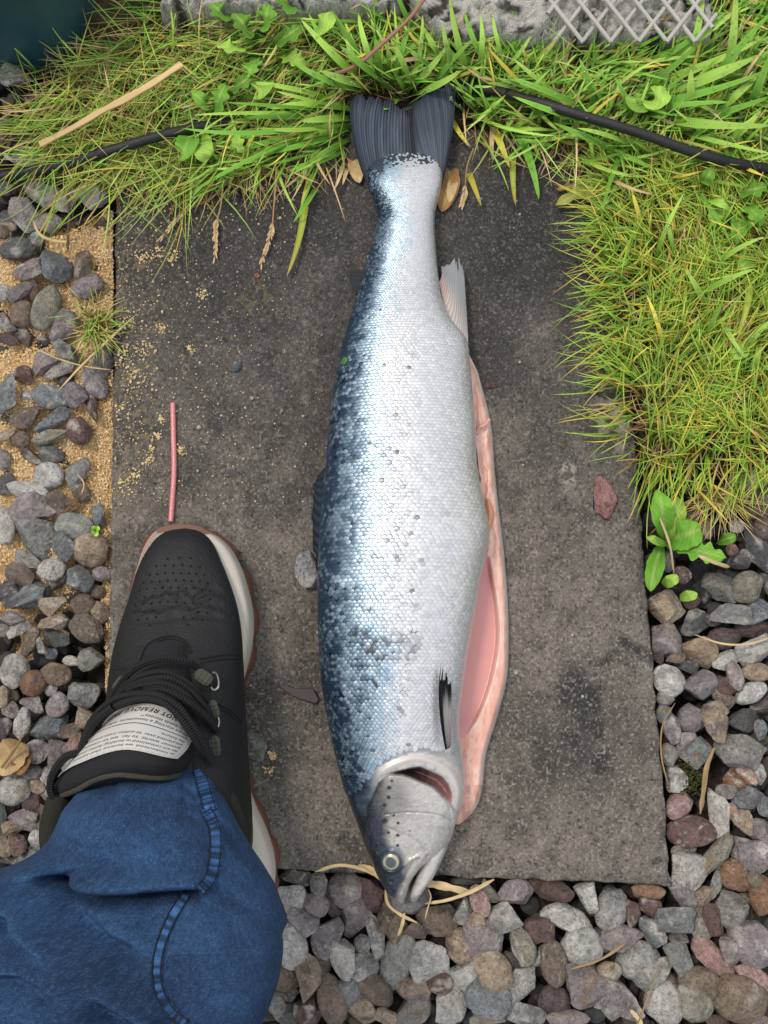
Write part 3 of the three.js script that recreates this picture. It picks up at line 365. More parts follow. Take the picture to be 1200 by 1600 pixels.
        const gap = mix(mix(1, 1.04, sst(640, 700, x)), .97, back) * (.94 + .12 * r()), S = pitch * MPP; o.scale.set(S * gap, S * .9, S * gap * .96); o.position.copy(p).addScaledVector(nn, S * .05 + .0002); o.updateMatrix(); list.push([o.matrix.clone(), c, hsh(k, row, 11) > sst(590, 655, x + (fbm(x / 20, py / 20, 6, 2) - .5) * 60)]);
      }
      y += pitch * .64; row++;
    }
    for (const [nm, rim, sel] of [['back_scales', .09, l => l[2]], ['flank_scales', .7, l => !l[2]]]) {
      const L = list.filter(sel), im = new THREE.InstancedMesh(scaleGeo(rim), phy({ vertexColors: true, roughness: .36, metalness: .5, clearcoat: .2, clearcoatRoughness: .3 }), L.length);
      L.forEach(([m, c], i) => { im.setMatrixAt(i, m); im.setColorAt(i, new THREE.Color(...c)); }); im.name = nm; im.userData.kind = 'stuff'; fish.add(im);
    }
  }

  // opened belly wall lying on the slab: pink inside, pale rim
  {
    const O = tab([[556, 734], [580, 746], [600, 752], [633, 761], [667, 768], [733, 773], [800, 780], [867, 788], [933, 793], [1000, 795], [1060, 792], [1120, 777], [1180, 759], [1210, 756], [1240, 752], [1265, 742], [1280, 728], [1289, 716]]);
    const I = tab([[860, 762], [880, 765], [905, 769], [940, 775], [1000, 778], [1067, 766], [1100, 755], [1125, 744], [1150, 728]]);
    const rws = [], K = 44;
    for (let y = 556; y <= 1290; y += 3) {
      const xo = O(y), xi = Math.min(xR(y) - 34, xo - 8), r = [], th = .013 * sst(556, 640, y) * sst(1292, 1240, y) + .003;
      for (let j = 0; j <= K; j++) {
        const u = j / K, x = mix(xi, xo, u), cav = (y > 855 && y < 1155) ? sst(3, -4, x - I(y)) : 0, ed = clamp((xo - x) / 9);
        let h = th * Math.sqrt(1 - Math.pow(1 - Math.min(1, ed), 2)) - cav * .0065 * sst(855, 900, y) * sst(1155, 1105, y);
        h += .0014 * (fbm(x / 9, y / 26, 4, 3) - .5) * (1 - cav) + (1 - u) * .004; if (y > 600 && y < 870) h += .0006 * Math.sin(x / 2.4 + fbm(y / 20, 2) * 8) * sst(0, .3, ed);
        r.push(G(x, y, Math.max(.0015, h)));
      }
      r.push(G(xo - 2, y, .0004)); rws.push(r);
    }
    const cA = lin('#e0a390'), cB = lin('#ebc3b4'), cC = lin('#da9692'), cW = lin('#e6dcd4'), cO = lin('#c87a52');
    const g = grid(rws, { col: (p, i, j) => {
      const [x, y] = P(p), n = fbm(x / 6, y / 14, 5, 3), n2 = fbm(x / 3, y / 6, 6, 2), cav = (y > 855 && y < 1155) ? sst(2, -3, x - I(y)) : 0; let c = mixC(cA, cB, clamp(n * 2.4 - .7));
      c = mixC(c, cO, sst(.6, .75, n2) * .45 * (y < 860 || y > 1110 ? 1 : .3)); c = mixC(c, lin('#ecd0c4'), sst(.56, .7, fbm(x / 2.5, y / 30, 8, 2)) * .5);
      c = mixC(c, mixC(cC, lin('#dd9c99'), fbm(x / 20, y / 20, 1, 2)), cav); const ri = I(y); if (y > 860 && y < 1140) c = mixC(c, lin('#e9cfc4'), sst(4, 0, Math.abs(x - ri - 1)) * .7);
      c = mixC(c, cW, sst(5, 1.5, O(y) - x)); if (y > 1225) c = mixC(c, lin('#b9694f'), sst(.45, .6, n) * .5); return c;
    } });
    part('belly_flap', g, phy({ vertexColors: true, roughness: .34, clearcoat: .45, clearcoatRoughness: .25, sheen: .2 }), fish);
    const mem = [[765, 655], [757, 664], [748, 668], [744, 678]].map(q => G(q[0], q[1], .021)); part('membrane', tube(mem, .0016, 20, 6), phy({ color: '#dba294', roughness: .3, clearcoat: .5 }), fish);
    part('membrane', tube([[762, 780], [764, 800], [762, 820], [758, 838]].map(q => G(q[0], q[1], .018)), .003, 20, 8, t => .5 + Math.sin(t * 3.1)), phy({ color: '#d79d78', roughness: .3, clearcoat: .5 }), fish);
  }

  // fins
  const fin = (name, root, mid, tip, h0, h1, n, m, colf, rag, seed, ridge = .0007) => {
    const cr = L => { const c = new THREE.CatmullRomCurve3(L.map(p => V(p[0], p[1], 0)), false, 'catmullrom', .5); return u => { const q = c.getPoint(u); return [q.x, q.y]; }; };
    const a = cr(root), b = cr(mid), d = cr(tip), rr = rng(seed), rays = n * 4, R = [], rg = []; for (let i = 0; i <= n; i++) rg.push(1 - rag * rr() * rr());
    for (let i = 0; i <= rays; i++) {
      const u = i / rays, A = a(u), B = b(u), D = d(u), ri = rg[Math.round(u * n)], nick = (i % 4 == 2) ? 1 - rag * .3 * rr() : 1, r = [], u0 = [];
      for (let j = 0; j <= m; j++) {
        const t = j / m * ri * (j > m * .7 ? mix(1, nick, (j / m - .7) / .3) : 1), q0 = (1 - t) * (1 - t), q1 = 2 * t * (1 - t), q2 = t * t;
        const bx = 2 * B[0] - .5 * (A[0] + D[0]), by = 2 * B[1] - .5 * (A[1] + D[1]);
        const x = q0 * A[0] + q1 * bx + q2 * D[0], y = q0 * A[1] + q1 * by + q2 * D[1];
        r.push(G(x, y, h0(u, t) * (1 - t) + h1(u, t) * t + ridge * (Math.cos(i / 4 * 6.283) * (1 - .5 * t)) + ridge * .8 * (vn(i / 5, j / 3, seed) - .5)));
      }
      R.push(r);
    }
    const g = grid(R, { col: (p, i, j) => colf(i / rays, j / m, i) }), lo = grid(R.map(r => r.map(p => V(p.x, p.y - .0007, p.z))), { col: (p, i, j) => colf(i / rays, j / m, i) });
    return part(name, mergeGeometries([g, lo]), phy({ vertexColors: true, roughness: .55, specularIntensity: .5 }), fish);
  };
  const SLATE = lin('#434c5a'), SLD = lin('#151a22'), SLP = lin('#646c78');
  fin('tail_fin', [[584, 312], [580, 285], [590, 262], [612, 252], [640, 250], [668, 254], [684, 268], [690, 285], [688, 300]], [[553, 225], [562, 205], [584, 200], [610, 202], [637, 205], [655, 200], [676, 196], [698, 196], [707, 205]], [[547, 140], [568, 147], [592, 151], [614, 156], [636, 172], [650, 152], [668, 140], [690, 129], [711, 122]],
    (u) => .010, (u) => .024 + .006 * Math.sin(u * 9), 44, 26, (u, t, i) => { const k = Math.exp(-Math.pow((u - .53 - .02 * t) / .05, 2)), st = (i % 4 < 2 ? .75 : 1.15) * (.55 + .9 * vn(i / 2.2, t * 2.2, 4)); let c = mixC(SLATE, SLP, clamp(.5 * sst(.6, .1, t) * (u > .5 ? 1.2 : .3))); c = mixC(c, SLD, clamp(k * .9 + sst(.75, 1, t) * .7 + sst(.12, 0, u) * .5 + sst(.93, 1, u) * .4)); return c.map(v => v * st); }, .12, 3, .0006);
  fin('adipose_fin', [[572, 424], [568, 440], [562, 462]], [[558, 421], [556, 436], [557, 455]], [[550, 424], [545, 434], [552, 456]], () => .014, () => .012, 5, 6, (u, t) => mixC(lin('#141d29'), [.006, .008, .011], t), .03, 4, .0001);
  fin('dorsal_fin', [[514, 722], [508, 780], [505, 850], [503, 905]], [[504, 735], [498, 785], [496, 850], [498, 900]], [[495, 745], [488, 770], [487, 840], [494, 898]], () => .022, () => .012, 12, 8, (u, t, i) => mixC(lin('#2d3a48'), SLD, t * .7).map(v => v * (i % 4 < 2 ? .7 : 1.2)), .3, 6, .0012);
  fin('anal_fin', [[686, 440], [694, 476], [712, 520], [732, 560]], [[690, 430], [702, 450], [718, 485], [731, 520]], [[689, 415], [700, 412], [714, 401], [724, 412]], () => .017, () => .013, 16, 14, (u, t, i) => mixC(lin('#cbbfba'), lin('#9a9ea3'), sst(.1, .8, t)).map((v, k) => v * (i % 4 < 2 ? .85 : 1.08) * (u < .3 && t < .5 && k ? .86 : 1)), .16, 8, .001);
  fin('pelvic_fin', [[752, 748], [750, 756]], [[743, 715], [747, 722]], [[739, 683], [744, 690]], () => .036, () => .033, 5, 10, (u, t, i) => mixC(lin('#9ba0a4'), lin('#2b323c'), sst(.2, .6, t)), .2, 9);
  fin('pectoral_fin', [[696, 1172], [704, 1168]], [[686, 1100], [706, 1104]], [[689, 1040], [704, 1058]], () => .066, () => .071, 9, 16, (u, t, i) => mixC(mixC(lin('#1a1f26'), lin('#a9a9a8'), sst(.22, .4, u) * sst(.82, .45, t)), lin('#14171c'), sst(.72, .95, t)), .35, 12, .0011);
  // lower jaw
  {
    const jl = tab([[1285, 684], [1310, 676], [1335, 666], [1352, 658], [1369, 651], [1390, 643], [1402, 641], [1409, 643]]), jr = tab([[1285, 713], [1300, 709], [1330, 697], [1360, 684], [1378, 673], [1390, 664], [1402, 656], [1409, 650]]), jt = tab([[1285, .026], [1330, .03], [1370, .026], [1400, .02], [1409, .012]]), R = [], N = 40;
    for (let y = 1285; y <= 1409; y += 2) { const T = jt(y), A = G(jl(y), y, T * .6), B = G(jr(y), y, T * .6), r = []; for (let j = 0; j < N; j++) { const f = j / N * 6.283; const sn = Math.sin(f), cs = Math.cos(f); r.push(V((A.x + B.x) / 2 - (B.x - A.x) / 2 * Math.sign(cs) * Math.pow(Math.abs(cs), .75), T * .55 + T * .45 * Math.sign(sn) * Math.pow(Math.abs(sn), .7) - (cs < 0 ? .004 * cs * cs : 0) + .0012 * (fbm(A.x * 200 + f, y / 12, 3, 2) - .5), A.z)); } R.push(r); }
    part('lower_jaw', grid(R, { close: true, cap: true, col: p => { const [x, y] = P(p), n = fbm(x / 4, y / 4, 8, 3); return mixC(lin('#bdbab7'), lin('#8b8986'), sst(.5, .75, fbm(x / 12, y / 12, 2, 2)) * .6).map(v => v * (.85 + .3 * n)); } }), bodyM, fish);
  }
  // eye
  {
    const h = hit(body, 611.5, 1346), eye = new THREE.Group(); eye.name = 'eye'; eye.position.copy(h.p); eye.quaternion.setFromUnitVectors(V(0, 1, 0), h.n.lerp(V(0, 1, 0), .4).normalize()); fish.add(eye);
    const R = 13.6 * MPP * .95, prof = (r0, r1, f) => { const L = []; for (let i = 0; i <= 14; i++) { const q = mix(r0, r1, i / 14); L.push(new THREE.Vector2(q * R, f(q) * R)); } return new THREE.LatheGeometry(L, 40); };
    const dome = q => .42 * Math.sqrt(Math.max(0, 1 - q * q * .93)) - .02;
    part('iris', prof(.62, 1, dome), phy({ color: '#b7b49c', roughness: .3, metalness: .35, clearcoat: 1 }), eye); part('iris_ring', prof(.5, .63, q => dome(q) - .015), phy({ color: '#56625f', roughness: .3, clearcoat: 1 }), eye);
    part('pupil', prof(.0001, .51, q => dome(q) - .02), phy({ color: '#3c4852', roughness: .12, clearcoat: 1 }), eye); part('eye_rim', new THREE.TorusGeometry(R * 1.0, R * .09, 8, 40).rotateX(Math.PI / 2), phy({ color: '#33404a', roughness: .4 }), eye);
  }
  // a torn bit of leaf stuck to the back
  const lf = on(body, 540, 565, .0014); if (lf) { const m = new THREE.Mesh(new THREE.SphereGeometry(1, 14, 8), std({ color: '#4f7a35', roughness: .5 })); m.scale.set(.0042, .0009, .0034); m.position.copy(lf); m.rotation.z = .9; top(m, 'leaf_scrap', 'small green leaf scrap stuck on the dark fish back', 'leaf'); }
}
// ---------------------------------------------------------------- the person's boot and jeans leg
const person = new THREE.Group(); person.position.set(0, 0, 0);
top(person, 'person', 'person in blue jeans and black lace-up boot standing with one foot on the slab', 'person');
const boot = new THREE.Group(); boot.name = 'boot'; boot.userData.label = 'black leather boot with gum sole and white midsole'; person.add(boot);
{
  const LEATH = tex(512, 512, (u, v, i, j) => .5 + .5 * (fbm(u * 90, v * 90, 2, 3) - .5) + .5 * (fbm(u * 14, v * 14, 5, 3) - .5) + .1 * (hsh(i, j, 1) - .5));
  const M_L = std({ color: '#15161a', roughness: .66, bumpMap: LEATH, bumpScale: .0009 });
  // ---- sole outline at ground level, as seen: toe, inner side, heel; the outer side is hidden by the upper
  const outl = tab([[0, 0], [1, 0]]);
  const right = tab([[820, 290], [823, 312], [830, 327], [853, 360], [883, 380], [923, 394], [963, 402], [1013, 400], [1050, 391], [1080, 383], [1130, 380], [1180, 383], [1217, 393], [1250, 404], [1290, 422], [1330, 434], [1370, 435], [1400, 424], [1425, 395], [1436, 350]]);
  const left = tab([[820, 290], [822, 270], [826, 255], [835, 243], [850, 232], [890, 217], [940, 206], [1000, 197], [1060, 196], [1130, 208], [1200, 224], [1280, 236], [1340, 240], [1390, 252], [1425, 285], [1436, 350]]);
  const ys = []; for (let i = 0; i <= 90; i++) { const t = i / 90, e = .5 - .5 * Math.cos(Math.PI * t); ys.push(mix(820, 1436, mix(t, e, .75))); }
  const loop = [...ys.map(y => [right(y), y]), ...ys.slice(1, -1).reverse().map(y => [left(y), y])];
  const nrm = loop.map((p, i) => { const a = loop[(i + loop.length - 1) % loop.length], b = loop[(i + 1) % loop.length], dx = b[0] - a[0], dy = b[1] - a[1], l = Math.hypot(dx, dy) || 1; return [dy / l, -dx / l]; });
  const ring = (off, h) => loop.map((p, i) => { const o = typeof off == 'function' ? off(p, i) : off, q = G(p[0] + nrm[i][0] * o, p[1] + nrm[i][1] * o, 0); const k = q; return V(k.x, typeof h == 'function' ? h(p, i) : h, k.z); });
  const lug = (p, i) => { const s = Math.sin(p[1] / 9.5) + .4; return clamp(s * 3, -1, 1) * 2.6; };
  const waist = p => sst(1075, 1100, p[1]) * sst(1215, 1185, p[1]);
  const gum = phy({ color: '#6d4838', roughness: .55, bumpMap: LEATH, bumpScale: .0004, clearcoat: .1 });
  part('outsole', grid([ring(-30, .0006), ring((p, i) => -3 + lug(p, i) - waist(p) * 5, .0006), ring((p, i) => lug(p, i) + 1 - waist(p) * 5, .004), ring((p, i) => lug(p, i) + 1 - waist(p) * 5, .009), ring((p, i) => lug(p, i) * .3 - 1 - waist(p) * 5, .0125), ring(-3, .0145), ring(-30, .0145)], { close: true }), gum, boot);
  const cream = std({ color: '#c6c0b4', roughness: .7, bumpMap: LEATH, bumpScale: .0008 });
  const toe = p => Math.max(sst(875, 838, p[1]) * sst(345, 325, p[0]), sst(300, 280, p[0])) * 3.4;
  part('midsole', grid([ring(-28, .014), ring(p => -4 - toe(p) * 3, .0142), ring(p => -1.5 - toe(p) * 5, .019), ring((p, i) => -2.5 - toe(p) * 5 + 1.2 * Math.sin(p[1] / 14), .026), ring(p => -5 - toe(p) * 4, .034), ring(p => -10 - toe(p) * 4, .040), ring(-30, .041)], { close: true }), cream, boot);
  // ---- upper
  const uL = tab([[826, 288], [829, 268], [836, 252], [857, 233], [887, 217], [933, 203], [973, 190], [1027, 177], [1083, 172], [1150, 168], [1230, 165], [1320, 180], [1400, 225], [1428, 300]]), uR = tab([[826, 292], [828, 304], [834, 318], [847, 331], [880, 347], [913, 360], [950, 371], [987, 377], [1033, 379], [1087, 380], [1167, 383], [1250, 387], [1333, 389], [1390, 370], [1428, 310]]);
  const uT = tab([[826, .040], [829, .046], [840, .054], [870, .062], [920, .066], [970, .074], [1010, .083], [1060, .098], [1110, .112], [1170, .122], [1240, .128], [1330, .13], [1428, .12]]), uM = tab([[826, .038], [850, .042], [920, .047], [1000, .05], [1100, .058], [1250, .07], [1428, .07]]);
  const rows = [], N = 110;
  for (let i = 0; i <= 150; i++) {
    const t = i / 150, y = 826 + (1428 - 826) * Math.pow(t, 1.35), T = uT(y), m = uM(y), A = G(uL(y), y, m), B = G(uR(y), y, m), cx = (A.x + B.x) / 2, a = (B.x - A.x) / 2, r = [];
    for (let j = 0; j <= N; j++) {
      const ph = -.6 + j / N * (Math.PI + 1.2), s = Math.sin(ph), c = Math.cos(ph), e = mix(.95, .8, sst(1000, 1100, y));
      let x, yy; if (s >= 0) { x = -a * Math.sign(c) * Math.pow(Math.abs(c), e); yy = m + (T - m) * Math.pow(s, .85); } else { x = -a * Math.sign(c) * (1 + s * .06); yy = m + s * (m - .03) * 1.7; }
      const p = V(cx + x, yy, A.z), q = P(p);
      const cr = sst(900, 930, q[1]) * sst(985, 955, q[1]); p.y += .0011 * cr * Math.sin(q[1] / 3.2 + fbm(q[0] / 22, q[1] / 30, 3, 2) * 9) * sst(.2, .8, s) + .0018 * (fbm(q[0] / 30, q[1] / 30, 9, 2) - .5) * Math.max(0, s);
      const step = sst(-1.5, 1.5, q[1] - (q[0] > 300 ? 1029 - (q[0] - 320) * .12 : 1046 + (q[0] - 175) * .02)); if (q[0] > 305 || q[0] < 200) p.y += .0014 * step;
      r.push(p);
    }
    rows.push(r);
  }
  const upper = part('upper', grid(rows, { uv: (p) => [p.x * 9, (p.z + p.y) * 9] }), M_L, boot);
  // perforations on the toe
  {
    const d = [], r = rng(4); for (let k = 0; k < 10; k++) { const y0 = 872 + k * 11.5, half = [18, 34, 43, 50, 55, 58, 58, 56, 50, 30][k], n = [3, 6, 8, 9, 10, 10, 10, 9, 8, 4][k], cx = 280 - k * 1.8; for (let i = 0; i < n; i++) { const x = cx + (i / (n - 1) * 2 - 1) * half; if (k > 6 && Math.abs(x - cx) < 16) continue; d.push([x, y0 - Math.pow((x - cx) / 60, 2) * -6 + (r() - .5) * 1.5]); } }
    const g = new THREE.CircleGeometry(.0009, 8).rotateX(-Math.PI / 2), gs = []; for (const q of d) { const h = hit(upper, q[0], q[1]); if (!h) continue; const c = g.clone().applyQuaternion(new THREE.Quaternion().setFromUnitVectors(V(0, 1, 0), h.n)).translate(...h.p.addScaledVector(h.n, .0003).toArray()); gs.push(c); }
    const m = part('perforations', mergeGeometries(gs), std({ color: '#060607', roughness: 1 }), boot); m.userData.kind = 'stuff';
  }
  const along = (mesh, L, off, n = 24) => { const cv = new THREE.CatmullRomCurve3(L.map(q => V(q[0], q[1], 0))), o = []; for (let i = 0; i <= n; i++) { const q = cv.getPoint(i / n), p = on(mesh, q.x, q.y, off); if (p) o.push(p); } return o; };
  const M_ST = std({ color: '#17181b', roughness: .9 });
  for (const L of [[[313, 1030], [345, 1024], [378, 1022]], [[313, 1036], [345, 1030], [378, 1028]], [[174, 1046], [188, 1045], [200, 1047]], [[222, 1032], [232, 1012], [250, 1001], [268, 998], [286, 1005], [296, 1022]], [[219, 1032], [229, 1009], [249, 997], [270, 994], [289, 1001], [300, 1020]], [[340, 1100], [360, 1110], [378, 1128]], [[338, 1105], [358, 1115], [377, 1133]]]) { const p = along(upper, L, .0004); if (p.length > 3) part('stitching', tube(p, .0007, 40, 5), M_ST, boot); }
  // ---- tongue
  const CTRL = [
    [[222, 1026, .070], [230, 1010, .083], [260, 1001, .086], [288, 1010, .084], [298, 1026, .074]],
    [[206, 1052, .082], [222, 1040, .097], [256, 1032, .103], [288, 1040, .099], [302, 1054, .088]],
    [[186, 1085, .092], [208, 1070, .112], [248, 1062, .122], [286, 1074, .116], [306, 1090, .098]],
    [[156, 1138, .100], [184, 1114, .126], [232, 1101, .142], [280, 1118, .134], [306, 1140, .108]],
    [[116, 1184, .110], [146, 1160, .142], [206, 1143, .162], [272, 1160, .152], [304, 1176, .116]],
    [[88, 1222, .118], [120, 1203, .150], [190, 1178, .174], [262, 1190, .164], [300, 1188, .120]],
    [[84, 1236, .118], [118, 1220, .151], [186, 1193, .176], [258, 1203, .165], [298, 1196, .118]],
    [[88, 1246, .112], [122, 1232, .145], [186, 1209, .170], [256, 1214, .158], [296, 1204, .112]],
    [[102, 1256, .090], [132, 1246, .120], [190, 1226, .145], [250, 1228, .135], [288, 1216, .095]]];
  const pts = CTRL.map(r => r.map(q => G(...q)));
  const cat = (a, t) => { const n = a.length - 1, f = clamp(t) * n, i = Math.min(n - 1, Math.floor(f)), u = f - i, p0 = a[Math.max(0, i - 1)], p1 = a[i], p2 = a[i + 1], p3 = a[Math.min(n, i + 2)]; const k = c => .5 * (2 * p1[c] + (p2[c] - p0[c]) * u + (2 * p0[c] - 5 * p1[c] + 4 * p2[c] - p3[c]) * u * u + (3 * p1[c] - p0[c] - 3 * p2[c] + p3[c]) * u * u * u); return V(k('x'), k('y'), k('z')); };
  const TS = (u, v) => cat(pts.map(r => cat(r, u)), v);
  const TN = (u, v) => { const e = .004, a = TS(u + e, v).sub(TS(u - e, v)), b = TS(u, v + e).sub(TS(u, v - e)); return b.cross(a).normalize().multiplyScalar(1); };
  const trow = []; for (let i = 0; i <= 60; i++) { const r = []; for (let j = 0; j <= 48; j++) { const p = TS(j / 48, i / 60), q = P(p); p.y += .0012 * (fbm(q[0] / 18, q[1] / 18, 5, 2) - .5); r.push(p); } trow.push(r); }
  part('tongue', grid(trow, { uv: (p, i, j) => [j / 48 * 1.2, i / 60 * 1.6] }), std({ color: '#1e1d22', roughness: .88, bumpMap: LEATH, bumpScale: .0006 }), boot);
  part('tongue_edging', tube([[88, 1246], [122, 1233], [152, 1217], [186, 1210], [222, 1213], [256, 1215], [296, 1205]].map((q, i) => G(q[0], q[1], [.112, .145, .162, .170, .167, .158, .112][i])), .0022, 50, 8), std({ color: '#4a4b41', roughness: 1, bumpMap: LEATH, bumpScale: .001 }), boot);
  // ---- printed label
  {
    const W_ = 1024, H_ = 640, cv = document.createElement('canvas'); cv.width = W_; cv.height = H_; const c = cv.getContext('2d');
    c.fillStyle = '#cfcdc9'; c.fillRect(0, 0, W_, H_); c.fillStyle = '#26262a'; c.strokeStyle = '#6a6a6a'; c.lineWidth = 4; c.setLineDash([26, 14]); c.strokeRect(26, 26, W_ - 52, H_ - 52); c.setLineDash([]);
    c.font = 'bold 42px sans-serif'; ['At Timberland, we believe that a greener future', 'We are committed to building better products and a', 'greener world. So far, we\'ve created a better', 'and planted over 10 million trees around the world', 'the future.'].forEach((s, i) => c.fillText(s, 62, 100 + i * 62, 900));
    c.fillRect(50, 385, 924, 10); c.font = 'bold 42px sans-serif'; c.fillText('We are starting a movement, where the', 62, 455, 900); c.fillText('World Needs Heroes\u2122', 62, 508); c.font = 'bold 74px sans-serif'; c.fillText('DO NOT REMOVE THIS', 100, 596, 860);
    const t = new THREE.CanvasTexture(cv); t.colorSpace = THREE.SRGBColorSpace; t.anisotropy = 8;
    const L = [], n = 40, m = 24, uu = (s, t) => mix(mix(.1, .0, t), mix(.94, .80, t), s), vv = (s, t) => mix(.375, .60, t);
    for (let i = 0; i <= m; i++) { const r = []; for (let j = 0; j <= n; j++) { const s = j / n, q = i / m, u = uu(s, q), v = vv(s, q), N_ = TN(clamp(u, .01, .99), v); if (N_.y < 0) N_.negate(); r.push(TS(u, v).addScaledVector(N_, .0012 + .0006 * Math.sin(s * 7))); } L.push(r); }
    const g = grid(L, { uv: (p, i, j) => [1 - j / n, i / m] });
    const lb = part('tongue_label', g, std({ map: t, roughness: .75 }), boot); lb.userData.label = 'white printed tongue label with small black text';
  }
  // ---- laces
  {
    const BR = tex(64, 64, (u, v) => .5 + .5 * Math.sin((u * 4 + v * 3) * 6.283) * Math.sin((u * 4 - v * 3) * 6.283)); const M_LA = std({ color: '#17171a', roughness: .8, bumpMap: BR, bumpScale: .0012 });
    const lace = (L, r = .0026) => { const pp = L.map(q => G(...q)), c = new THREE.CatmullRomCurve3(pp), len = c.getLength(), g = new THREE.TubeGeometry(c, 70, r, 10), u = g.attributes.uv; for (let i = 0; i < u.count; i++) u.setX(i, u.getX(i) * len * 60); part('lace', g, M_LA, boot); };
    lace([[176, 1088, .088], [186, 1072, .104], [207, 1047, .116], [235, 1033, .120], [262, 1029, .121], [290, 1034, .117], [310, 1044, .104]]);
    lace([[182, 1086, .092], [203, 1066, .123], [230, 1054, .132], [256, 1051, .134], [285, 1062, .130], [308, 1082, .122], [330, 1100, .105]]);
    lace([[178, 1092, .092], [205, 1072, .127], [232, 1062, .137], [262, 1060, .138], [290, 1074, .132], [316, 1100, .124], [336, 1132, .108]]);
    lace([[126, 1176, .128], [133, 1150, .128], [143, 1127, .130], [163, 1104, .136], [187, 1090, .142], [215, 1084, .148], [247, 1086, .152], [275, 1101, .150], [298, 1130, .143], [318, 1162, .132], [332, 1194, .118]]);
    lace([[140, 1172, .126], [148, 1142, .130], [166, 1116, .138], [193, 1098, .146], [224, 1091, .150], [252, 1096, .152], [274, 1113, .150], [296, 1142, .142], [314, 1170, .130], [326, 1184, .118]]);
    lace([[225, 1078, .142], [250, 1076, .144], [277, 1086, .142], [305, 1104, .134], [328, 1126, .120], [338, 1142, .108]]);
    lace([[200, 1078, .128], [225, 1070, .139], [256, 1068, .141], [286, 1082, .137], [312, 1110, .126]]);
    lace([[126, 1178, .136], [108, 1180, .136], [92, 1194, .134], [80, 1218, .130], [80, 1238, .126], [90, 1250, .122], [97, 1243, .118]], .0029);
    lace([[126, 1176, .136], [134, 1150, .140], [152, 1124, .142], [176, 1104, .146]], .0027);
    const M_W = std({ color: '#4d4f47', roughness: .95, bumpMap: BR, bumpScale: .001 }), M_R = std({ color: '#b9b7b0', roughness: .3, metalness: .9 });
    for (const [x, y, h, an, L, W_] of [[318, 1058, .106, 35, 30, 20], [334, 1108, .110, 75, 28, 15], [336, 1166, .112, 85, 32, 17], [186, 1068, .096, -50, 26, 14]]) { const g = new THREE.CapsuleGeometry(W_ / 2 * MPP * .9, (L - W_) * MPP * .95, 6, 16).rotateZ(Math.PI / 2); g.scale(1, .45, 1); const m = part('webbing_loop', g, M_W, boot); m.position.copy(G(x, y, h)); m.rotation.set(0, -an * Math.PI / 180, x > 250 ? -.25 : .3); }
    for (const L of [[[330, 1051, .104], [337, 1052, .1], [341, 1064, .097], [340, 1075, .096], [333, 1078, .098], [329, 1073, .1]], [[336, 1116, .108], [341, 1122, .106], [341, 1134, .105], [337, 1138, .106]], [[330, 1200, .108], [337, 1196, .106], [339, 1184, .105], [337, 1176, .106]]]) part('metal_ring', tube(L.map(q => G(...q)), .0011, 30, 6), M_R, boot);
  }
  // ---- padded collar round the ankle
  {
    const cl = [[92, 1250, .118], [84, 1275, .122], [80, 1300, .126], [84, 1330, .130], [110, 1370, .135], [180, 1420, .135], [280, 1430, .13], [350, 1390, .12], [372, 1320, .105], [352, 1250, .1], [330, 1210, .1]].map(q => G(...q));
    part('collar', tube(cl, .0085, 60, 12), std({ color: '#26261f', roughness: .95, bumpMap: LEATH, bumpScale: .001 }), boot);
    const inner = cl.map(p => V(p.x, p.y - .004, p.z)), low = cl.map((p, i) => V(mix(p.x, -.165, .12), p.y - .07, mix(p.z, .21, .12))); const c1 = new THREE.CatmullRomCurve3(inner), c2 = new THREE.CatmullRomCurve3(low), R = [[], [], []]; for (let i = 0; i <= 50; i++) { const a = c1.getPoint(i / 50), b = c2.getPoint(i / 50); R[0].push(a); R[1].push(a.clone().lerp(b, .5)); R[2].push(b); }
    part('ankle_quarter', grid(R, { uv: p => [p.x * 9, p.y * 9] }), M_L, boot);
  }
}
